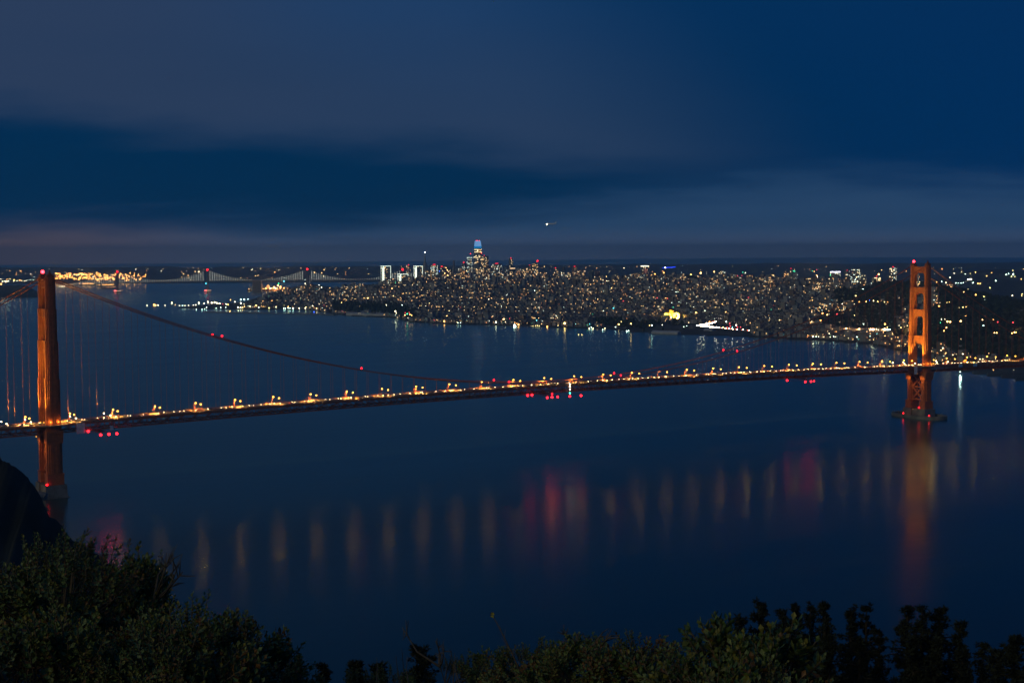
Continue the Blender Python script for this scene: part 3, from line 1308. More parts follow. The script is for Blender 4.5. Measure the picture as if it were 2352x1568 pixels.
def tall(X0_, X1_, Y, D, lab, wall=0, prob=.2, pal=None, red=0, rot=None, cw=4.2, ch=3.9, bright=False, base=None, strip=None, green=False, extra=None, name='high_rise', grp=None, depth=None):
    uc = px((X0_+X1_)/2)
    w_ = px(X1_-X0_)*D/FV
    a = GA if rot is None else rot
    X = Vector((math.cos(a), math.sin(a), 0))
    Yv = Vector((-math.sin(a), math.cos(a), 0))
    # footprint such that its silhouette is w_ wide
    s1, s2 = abs(X.dot(RH)), abs(Yv.dot(RH))
    side = w_/(s1+s2)
    top = at(uc, px(Y), D)
    zb = base if base is not None else max(2.0, land(top.x, top.y))-2
    h = top.z-zb
    if h < 12:
        h = 12
        zb = top.z-12
    loc = Vector((top.x, top.y, zb))
    m = MB()
    m.box((0, 0, h/2), (side, side, h), 0, X, Yv)
    m.box((0, 0, h+1.2), (side*.5, side*.45, 2.4), 0, X, Yv)
    o = m.build(name, TW[wall], None, loc)
    tag(o, lab, 'building', grp)
    nb = MB()
    face_windows(nb, Vector((0, 0, h/2))+loc, (side, side, h), X, Yv, cw, ch, prob*.6, rt, pal or PAL, .7, .5, zmin=h*.02)
    nb.v = [(a_-loc.x, b_-loc.y, c_-loc.z) for a_, b_, c_ in nb.v]
    if nb.f:
        tag(nb.build('window', WINM_B if bright else WINM, o), kind='stuff')
    for q in range(red):
        m = MB()
        f_ = (q+.5)/red-.5
        m.ball((X*(side*f_*.9)+Vector((0, 0, h+3.4)))-FH*0, 1.3*D/8000, 0, 1)
        m.bar(X*(side*f_*.9)+Vector((0, 0, h)), X*(side*f_*.9)+Vector((0, 0, h+3)), .3)
        m.build('red_roof_lamp', G_RED, o)
    if strip is not None:
        m = MB()
        m.box((0, 0, h-1.9), (side+.7, side+.7, 4.0), 0, X, Yv)
        m.build('light_strip', strip, o)
    if green:
        m = MB()
        cs = [(sx, sy) for sx in (-1, 1) for sy in (-1, 1)]
        # the vertical edge seen at the far left
        e = min(cs, key=lambda c_: (X*c_[0]+Yv*c_[1]).dot(RH))
        m.box(X*(e[0]*side/2)+Yv*(e[1]*side/2)+Vector((0, 0, h*.45)), (2.6, 2.6, h*.9), 0, X, Yv)
        m.build('edge_light', G_STRIPG, o)
    return o, loc, side, h, X, Yv


WARM = [0, 0, 1, 1, 4]
COOL = [2, 2, 1, 4]
D1 = 8800


# outlined stepped office slabs
def outlined(X0_, X1_, Y, Yb, D, lab, low=False):
    rot = YAW*-1+math.radians(28)
    o, loc, side, h, X, Yv = tall(X0_, X1_, Y, D, lab, 1, .10, WARM, rot=rot, base=4)
    m = MB()
    # light lines: roof edges and the vertical step lines of the facade
    cs = [X*(a*side/2)+Yv*(b_*side/2) for a, b_ in ((-1, -1), (1, -1), (1, 1), (-1, 1))]
    Zv = Vector((0, 0, 1))
    vis = sorted(cs, key=lambda c_: c_.dot(FH))
    near = vis[0]
    L_ = min(vis[1:3], key=lambda c_: c_.dot(RH))
    R_ = max(vis[1:3], key=lambda c_: c_.dot(RH))
    t = 1.9
    o3 = -FH*1.2
    zl = max(20, h-(px(Yb-Y))*D/FV)
    m.bar(L_+Zv*h+o3, near+Zv*h+o3, t, t)
    m.bar(near+Zv*h+o3, R_+Zv*h+o3, t, t)
    m.bar(near+Zv*h+o3, near+Zv*zl+o3, t*1.5, t*1.5)
    m.bar(R_+Zv*h+o3, R_+Zv*(zl+18)+o3, t*.7, t*.7)
    for f_, dh in ((.25, 9), (.5, 15)):
        a = near.lerp(L_, f_)
        m.bar(L_+Zv*(h-dh)+o3*1.4, a+Zv*(h-dh)+o3*1.4, t*.85, t*.85)
        m.bar(a+Zv*(h-dh)+o3*1.4, a+Zv*(zl+2)+o3*1.4, t*.95, t*.95)
    m.build('outline_light', G_OUT, o)
    m = MB()
    m.bar(L_+Zv*h+o3, L_+Zv*zl+o3, t*.5, t*.5)
    m.build('outline_light', G_OUTD, o)


outlined(1523, 1563, 1064, 1134, D1, 'leftmost tall office slab outlined in white light beside the far bridge')
outlined(1590, 1632, 1096, 1141, D1-150, 'lower office slab outlined in white light between two taller outlined ones')
outlined(1654, 1690, 1064, 1128, D1+60, 'right tall office slab outlined in white light next to the pointed spire tower')

# pointed pyramid tower
pc = at(px(1699), px(1010), D1)
zb = 6
hh = pc.z-zb
PY = empty('pyramid_tower', (pc.x, pc.y, zb), 'slender pyramid tower with a white star lamp on its tip', 'building')
m_ = MB()
m_.prism([(-20, -20), (20, -20), (20, 20), (-20, 20)], 0, hh*.78, 0, .22, (0, 0))
m_.build('shaft', TW[2], PY)
m_ = MB()
m_.prism([(-4.3, -4.3), (4.3, -4.3), (4.3, 4.3), (-4.3, 4.3)], hh*.78, hh, 0, .1, (0, 0))
m_.build('spire', TW[2], PY)
for sx in (-1, 1):
    m_ = MB()
    m_.box((sx*10, 0, hh*.60), (5, 9, hh*.28), taper=.5)
    m_.build('wing', TW[2], PY)
m_ = MB()
m_.ball((0, 0, hh+1.5), 2.6, 0, 1)
m_.build('star_lamp', G_BEAC, PY)

# tapering skyscraper with glowing crown
cc = at(px(1911), px(963), D1)
SF = empty('skyscraper', (cc.x, cc.y, 6), 'tallest skyscraper, tapering, with a glowing blue crown', 'building')
H_ = cc.z-6
Hc = H_-px(994-963)*D1/FV
m_ = MB()


def oct_(r):
    return [(r*math.cos(a*math.pi/8)*(1.08 if a % 4 else 1), r*math.sin(a*math.pi/8)*(1.08 if a % 4 else 1)) for a in range(16)]


for q in range(8):
    z0, z1 = Hc*q/8, Hc*(q+1)/8
    r0, r1 = 25.5-1.0*(q/8)**2*4, 25.5-1.0*((q+1)/8)**2*4
    m_.prism(oct_(r0), z0, z1, 0, r1/r0, (0, 0), cap0=(q == 0))
m_.build('shaft', TW[1], SF)
m_ = MB()
Zm = Hc+(H_-Hc)*.28
m_.prism(oct_(21.6), Hc+.3, Zm, 0, .96, (0, 0))
m_.build('crown_base', G_CROWN2, SF)
m_ = MB()
nl = 12
for q in range(nl):
    z0 = Zm+.2+(H_-Zm)*q/nl
    z1 = Zm+.2+(H_-Zm)*(q+.82)/nl
    r0 = 20.6-4.2*(q/nl)
    m_.prism(oct_(r0), z0, z1, 0, (r0-.3)/r0, (0, 0))
m_.build('crown', G_CROWN, SF)
nb = MB()
rs = random.Random(8)
for q in range(52):
    z = Hc*.25+(Hc*.74)*q/52
    r_ = 25.5-4*(z/Hc)**2
    pr = .7 if q in (38, 39, 47, 51) else .09
    for a in range(16):
        an = (a+.5)*math.pi/8
        dn = Vector((math.cos(an), math.sin(an), 0))
        if dn.dot(FH) < -.1 and rs.random() < pr:
            nb.box(dn*(r_*1.05+.5)+Vector((0, 0, z)), (.3, 6.5, 2.2), rs.choice((0, 1, 1, 1)), dn, Vector((-dn.y, dn.x, 0)))
tag(nb.build('window', WINM, SF), kind='stuff')
for sx in (-9, 0, 10):
    m_ = MB()
    m_.ball((RH*sx)+Vector((0, 0, H_+1.5)), 1.6, 0, 1)
    m_.build('red_roof_lamp', G_RED, SF)

# (x0, x1, ytop) in photo pixels, distance, label, wall, window share, palette, red lamps
TL_ = [
    (1626, 1641, 1062, 9300, 'slim tower with red roof lamps behind the outlined slabs', 1, .10, WARM, 2, {}),
    (1723, 1751, 1060, 8900, 'broad tower with cool white lit floors and red roof lamps right of the pyramid', 0, .42, COOL, 4, {}),
    (1757, 1779, 1068, 8700, 'dark tower with several red lamps right of the cool-lit tower', 0, .10, WARM, 3, {}),
    (1782, 1808, 1078, 8600, 'brownish tower with sparse amber windows left of the thin mast tower', 3, .22, WARM, 0, {}),
    (1811, 1819, 1042, 9000, 'very thin tower with a small lit lantern top', 1, .06, WARM, 0, {}),
    (1826, 1846, 1072, 8500, 'grey tower with dotted windows left of the red-topped tower', 1, .24, PAL, 0, {}),
    (1848, 1863, 1052, 9000, 'tower with a bright red lamp cluster on its roof', 0, .14, COOL, 3, {}),
    (1867, 1889, 1029, 9100, 'tall tower with a pale lit top floor left of the blue-crowned skyscraper', 1, .20, COOL, 0, {'strip': G_OUTD}),
    (1921, 1954, 1024, 8700, 'tall dark tower with yellow lit upper floors right of the blue-crowned skyscraper', 0, .20, WARM, 1, {'bright': True}),
    (1895, 1935, 1073, 8200, 'broad block of yellow windows in front of the blue-crowned skyscraper', 1, .30, WARM, 0, {}),
    (1938, 1962, 1068, 8350, 'dark block under the tall dark tower', 0, .16, PAL, 0, {}),
    (1967, 2008, 1056, 9000, 'wide tower with a white lit roof band and a row of red lamps', 1, .16, COOL, 4, {}),
    (2018, 2034, 1070, 8600, 'grey tower left of the narrow red-topped tower', 1, .14, COOL, 0, {}),
    (2035, 2051, 1035, 9100, 'narrow tall tower with red roof lamps and one lit corner', 0, .13, WARM, 2, {}),
    (2040, 2060, 1072, 8200, 'stocky tower with an orange roof band', 0, .22, WARM, 0, {'strip': G_STRIPO}),
    (2064, 2085, 1074, 8500, 'pale speckled tower in the middle of downtown', 2, .30, COOL, 0, {}),
    (2088, 2110, 1073, 8300, 'dark tower with an amber lit top floor right of the pale speckled one', 0, .20, WARM, 0, {}),
    (2112, 2126, 1062, 8500, 'slim dark tower with a single red lamp left of the big red beacon', 0, .10, WARM, 1, {}),
    (2129, 2152, 1054, 8400, 'tower under the big red beacon with bright amber windows', 0, .30, WARM, 0, {'bright': True}),
    (2160, 2188, 1088, 8000, 'low tower with a bright cream lit sign wall', 0, .24, WARM, 0, {'bright': True}),
    (2213, 2232, 1074, 8400, 'tower with a pair of red roof lamps and an orange light line', 0, .14, WARM, 2, {}),
    (2247, 2261, 1069, 8400, 'slim tower with a pale light line down its corner', 0, .16, COOL, 0, {}),
    (2265, 2284, 1088, 8000, 'amber dotted block right of the slim tower', 1, .3, WARM, 0, {}),
    (2288, 2309, 1068, 8300, 'tower with two red lamps left of the orange-roofed block', 3, .18, WARM, 2, {}),
    (2310, 2342, 1084, 8200, 'block with a glowing orange roof strip', 3, .16, WARM, 0, {'strip': G_STRIPO}),
    (2352, 2376, 1083, 8100, 'left half of a pair of dark unlit slabs', 0, .03, WARM, 0, {}),
    (2377, 2401, 1085, 8150, 'right half of a pair of dark unlit slabs', 3, .03, WARM, 0, {}),
    (2563, 2596, 1063, 8000, 'tower with a bright white roof band and a red light picture on its face', 0, .05, WARM, 0, {'strip': G_STRIPY}),
    (2598, 2618, 1098, 7800, 'amber windowed block right of the tower with the red light picture', 3, .45, WARM, 0, {}),
    (2871, 2895, 1085, 7500, 'dark tower with two vertical lines of white lights', 0, .18, COOL, 0, {}),
    (2896, 2909, 1088, 7600, 'blank pale tower touching the dark one with vertical lights', 2, .02, COOL, 0, {}),
    (3033, 3054, 1119, 7000, 'pale blank block on the ridge left of the twin towers', 2, .10, WARM, 0, {}),
    (3072, 3104, 1112, 7100, 'wide lit block in front of the twin towers', 1, .36, WARM, 0, {}),
    (3081, 3102, 1093, 7600, 'amber dotted tower left of the twin towers', 3, .28, WARM, 0, {}),
    (3133, 3156, 1089, 7400, 'left twin tower full of orange windows', 3, .42, [0, 0, 3, 1], 0, {}),
    (3157, 3171, 1077, 7400, 'right twin tower, dark, with red lamps on top', 0, .05, COOL, 2, {}),
    (3172, 3192, 1093, 7500, 'greyish block right of the dark twin tower', 2, .12, COOL, 0, {}),
    (3320, 3363, 1086, 7200, 'block with a violet-white roof strip and a green edge line', 0, .30, COOL, 0, {'strip': G_STRIPW, 'green': True}),
    (3378, 3400, 1084, 7300, 'narrow block with a red lamp left of the wide dotted tower', 0, .28, COOL, 1, {}),
    (3401, 3445, 1075, 7300, 'wide dark tower dotted with white windows and topped by an amber lamp', 0, .34, COOL, 0, {}),
    (3446, 3466, 1098, 7200, 'low block with yellow floors right of the wide dotted tower', 1, .35, WARM, 0, {}),
    (3489, 3524, 1108, 6900, 'brightly lit yellow block with red roof lamps', 2, .85, [1, 1, 0], 2, {'bright': True}),
    (3557, 3589, 1070, 7300, 'tall apartment tower with three red lamps left of the far bridge tower', 1, .42, COOL, 3, {}),
    (3650, 3676, 1092, 8200, 'dim distant block seen through the far bridge tower', 1, .25, COOL, 0, {}),
]
for X0_, X1_, Y, D, lab, wl, pr, pal, rd, kw in TL_:
    tall(X0_, X1_, Y, D, lab, wl, pr, pal, rd, **kw)
# filler blocks between the named towers, alike and far
rf = random.Random(17)
for q in range(70):
    X_ = rf.uniform(1640, 2330) if q < 46 else rf.uniform(2400, 3560)
    Y = rf.triangular(1076, 1118, 1100) if X_ < 2330 else rf.uniform(1104, 1126)
    w_ = rf.uniform(14, 26)
    wl = rf.randrange(4)
    nm = ('dark', 'grey', 'pale', 'brown')[wl]
    zone = 'downtown below the blue crown' if X_ < 2330 else 'along the skyline ridge right of downtown'
    tall(X_-w_/2, X_+w_/2, Y, rf.uniform(7500, 8300) if X_ < 2330 else rf.uniform(6500, 6900), '%s mid-rise block with scattered lit windows %s' % (nm, zone), wl, rf.uniform(.10, .3), PAL, 0,
         name='mid_rise', grp='%s mid-rise blocks %s' % (nm, zone))


# individual landmark lights and details ------------------------------------------------
def blob(name, lab, cat, u, v, D, r, m, mast=0.0, grp=None, base=None):
    p = at(u, v, D)
    mb = MB()
    mb.ball((0, 0, 0), r, 0, 1)
    if mast:
        mb.bar((0, 0, -mast), (0, 0, -r*.8), r*.3, None, 1)
    o = mb.build(name, [m, DARKM], None, p)
    return tag(o, lab, cat, grp)


blob('roof_mast', 'big red beacon on a mast above the amber-windowed tower', 'beacon', px(2150), px(1044), 8380, 4.2, G_RED, 20)
blob('roof_mast', 'red beacon on a mast left of the blue crown', 'beacon', px(1882), px(1015), 9080, 2.4, G_RED, 26)
blob('roof_mast', 'red beacon on a mast right of the blue crown', 'beacon', px(1926), px(1012), 8690, 2.4, G_RED, 20)
# red light picture on the face of the white-roofed tower: an irregular loop
p0 = at(px(2583), px(1082), 7965)
m_ = MB()
for q in range(26):
    an = q*.72
    r_ = 3+1.6*q*.28
    m_.box(RH*(r_*math.cos(an)*.7)+Vector((0, 0, r_*math.sin(an)*1.0)), (2.2, 1.4, 1.8), 0 if q % 3 else 1, RH, FH)
o = m_.build('light_display', [glow('display_red', (1.0, .16, .10), .8), glow('display_white', (1, .7, .5), .9)], None, p0)
tag(o, 'red and white light picture on the face of the white-banded tower', 'light display')
# blue lit crane jib
p0 = at(px(2675), px(1070), 7600)
cr = empty('construction_crane', p0, 'crane with a long blue lit jib above the wooded knoll', 'crane')
m_ = MB()
m_.bar(-RH*32+Vector((0, 0, -2)), RH*34+Vector((0, 0, 2.5)), 1.8, 2.4)
m_.build('jib', G_BLUE, cr)
m_ = MB()
m_.bar((RH*-16)+Vector((0, 0, -50)), (RH*-16)+Vector((0, 0, 8)), 2.2)
m_.build('mast', DARKM, cr)
m_ = MB()
m_.ball(RH*-18-FH*3, 2.2, 0, 1)
m_.build('cab_lamp', G_BEAC, cr)
# church spire lit orange
p0 = at(px(3266), px(1112), 7200)
ch_ = empty('church_tower', (p0.x, p0.y, p0.z-22), 'small spire lit orange on the skyline below a red mast lamp', 'church')
m_ = MB()
m_.box((0, 0, 12), (9, 9, 24))
m_.build('shaft', mat('lit_stone', (.5, .4, .3), .8), ch_)
m_ = MB()
m_.prism([(-4.4, -4.4), (4.4, -4.4), (4.4, 4.4), (-4.4, 4.4)], 24, 40, 0, .08)
m_.build('spire', mat('lit_stone', (.5, .4, .3), .8), ch_)
lamp('POINT', 'lamp_light', 260000, (1, .55, .25), ch_, tuple(-FH*16+Vector((0, 0, 24))), 1)

# round hilltop tower lit pinkish white
p0 = hit(712, 652, 0, fallback=7200)
ct = empty('hilltop_tower', (p0.x, p0.y, p0.z-6), 'round fluted hilltop tower lit pale pink in front of the far bridge', 'tower')
m_ = MB()
m_.tube([(0, 0, 0), (0, 0, 54)], [7.5, 7.0], 20)
for q in range(16):
    an = q*math.pi/8
    m_.box((7.35*math.cos(an), 7.35*math.sin(an), 27), (.8, .8, 53), 0, Vector((math.cos(an), math.sin(an), 0)), Vector((-math.sin(an), math.cos(an), 0)))
m_.build('shaft', mat('pale_plaster', (.6, .57, .55), .8), ct)
m_ = MB()
m_.tube([(0, 0, 54), (0, 0, 58), (0, 0, 58.2), (0, 0, 63)], [7.6, 7.6, 5.6, 5.2], 20)
m_.build('lantern', mat('pale_plaster', (.6, .57, .55), .8), ct)
m_ = MB()
m_.box((0, 0, 2.5), (24, 24, 5))
m_.build('plinth', mat('pale_plaster', (.6, .57, .55), .8), ct)
for sg in (-1, 1):
    lamp('SPOT', 'beam', 1500000, (1.0, .72, .92), ct, tuple(-FH*26+RH*sg*12+Vector((0, 0, 3))), 1, math.radians(70), 1, FH*26-RH*sg*12+Vector((0, 0, 24)))

# golden palace: two tiers of lit stone on columns
p0 = hit(1541, 734, 0)
PF = empty('palace', (p0.x, p0.y, p0.z), 'golden floodlit palace with columns among dark trees', 'palace', rz=-YAW)
STONE = mat('palace_stone', (.50, .36, .16), .85, .1, .2)
sc_ = 1.0
m_ = MB()
n = 8
oc = [(26*math.cos((q+.5)*math.pi/4), 26*math.sin((q+.5)*math.pi/4)) for q in range(n)]
m_.prism(oc, 12.5, 22, 0, 1.0)
m_.prism([(x*1.08, y*1.08) for x, y in oc], 21.5, 23, 0, 1.0)
m_.build('drum', STONE, PF)
m_ = MB()
m_.prism([(x*.82, y*.82) for x, y in oc], 23, 30, 0, .97)
m_.build('attic', STONE, PF)
m_ = MB()
for q in range(4):
    a0, a1 = q/4*math.pi/2, (q+1)/4*math.pi/2
    r0, r1 = 20*math.cos(a0), 20*math.cos(a1)
    m_.prism([(x/26*r0, y/26*r0) for x, y in oc], 30+11*math.sin(a0), 30+11*math.sin(a1), 0, max(.02, r1/r0), (0, 0), cap0=False)
m_.build('dome', mat('palace_dome', (.10, .07, .05), .8), PF)
for q in range(n):
    m_ = MB()
    x, y = oc[q]
    for dd_ in (-2.6, 2.6):
        tx, ty = -y/26, x/26
        m_.tube([(x*.95+tx*dd_, y*.95+ty*dd_, -2), (x*.95+tx*dd_, y*.95+ty*dd_, 12.6)], 1.1, 8)
    m_.build('column', STONE, PF)
for sg in (-1, 1):
    m_ = MB()
    m_.box((sg*46, 4, 13.8), (34, 5, 3.2))
    m_.build('entablature', STONE, PF)
    for q in range(6):
        m_ = MB()
        m_.tube([(sg*(32+q*5.8), 4, -2), (sg*(32+q*5.8), 4, 12.3)], .9, 7)
        m_.build('column', STONE, PF)
for q in range(5):
    lamp('SPOT', 'beam', 6500000, (1.0, .66, .03), PF, ((q-2)*19, -46, 5), 1, math.radians(80), 1, (-(q-2)*4, 40, 14))

# ------------------------------------------------------------------ lamps of the waterfront and the streets (photo pixel, colour, size)
CG = {'o': glow('street_orange', (1.0, .40, .09), 16), 'w': glow('street_cream', (1.0, .84, .52), 16), 'c': glow('street_cool', (.72, 1.0, .84), 15),
      'y': glow('street_yellow', (1.0, .78, .28), 9), 'r': glow('street_red', (1.0, .05, .06), 8), 'b': glow('street_blue', (.03, .12, 1.0), 10),
      'g': glow('street_green', (.06, 1.0, .42), 7), 't': glow('street_teal', (.10, .85, 1.0), 8), 'a': glow('street_amber', (1.0, .54, .16), 16)}
LCOL = {'o': (1, .45, .14), 'w': (1, .82, .5), 'c': (.75, 1, .88), 'y': (1, .75, .25), 'r': (1, .06, .06), 'b': (.05, .15, 1), 'g': (.1, 1, .5), 't': (.2, .9, 1), 'a': (1, .58, .2)}
CNAME = {'o': 'orange', 'w': 'warm white', 'c': 'cool white', 'y': 'yellow', 'r': 'red', 'b': 'blue', 'g': 'green', 't': 'teal', 'a': 'amber'}


def zone_of(u, v):
    if u < 330:
        return 'on the port shore behind the far bridge'
    if v < 648:
        return 'on the skyline' if u > 900 else 'on the far shore'
    if u < 770:
        return 'on the wharf at the left end of the city'
    if u < 1380:
        return 'along the marina shore' if v > 725 else 'on the slope behind the marina'
    if u < 1880:
        return 'by the highway bend' if v > 725 else 'on the slope behind the golden palace'
    return 'in the woods left of the far bridge tower' if u < 2090 else 'in the woods right of the far bridge tower'


LM = {}


def city_lamp(u, v, c, s=1.0, D=None):
    mast = 9
    if D is None:
        p = hit(u, v, 9.0)
        if forest_at(*uD(p.x, p.y)):
            p = hit(u, v, 26.0)
            mast = 24
    else:
        p = at(u, v, D)
    Dp = (p-CAM).dot(FH)
    r = 1.05*s*Dp/5200
    key = (c, round(r, 1), mast)
    if key not in LM:
        m = MB()
        rr = max(.2, round(r, 1))
        m.ball((0, 0, 0), rr, 0, 1)
        m.bar((0, 0, -mast), (0, 0, -rr*.7), .35, .35, 1)
        LM[key] = m.mesh('street_lamp', [CG[c], DARKM])
    z = zone_of(u, v)
    sz = 'large bright' if s >= 1.6 else ('bright' if s >= 1.1 else 'small')
    o = link('street_lamp', LM[key], None, p)
    if s >= 1.42:
        lamp('POINT', 'lamp_light', 26000 if s < 1.8 else 52000, tuple(LCOL[c]), o, (0, 0, 0), 1.0)
    tag(o, '%s %s lamp %s' % (sz, CNAME[c], z), 'street lamp', '%s %s lamps %s' % (sz, CNAME[c], z))
    return o


LIST = """1008 1283 w 1;1000 1265 g 1.3;1028 1262 r 1;
"""
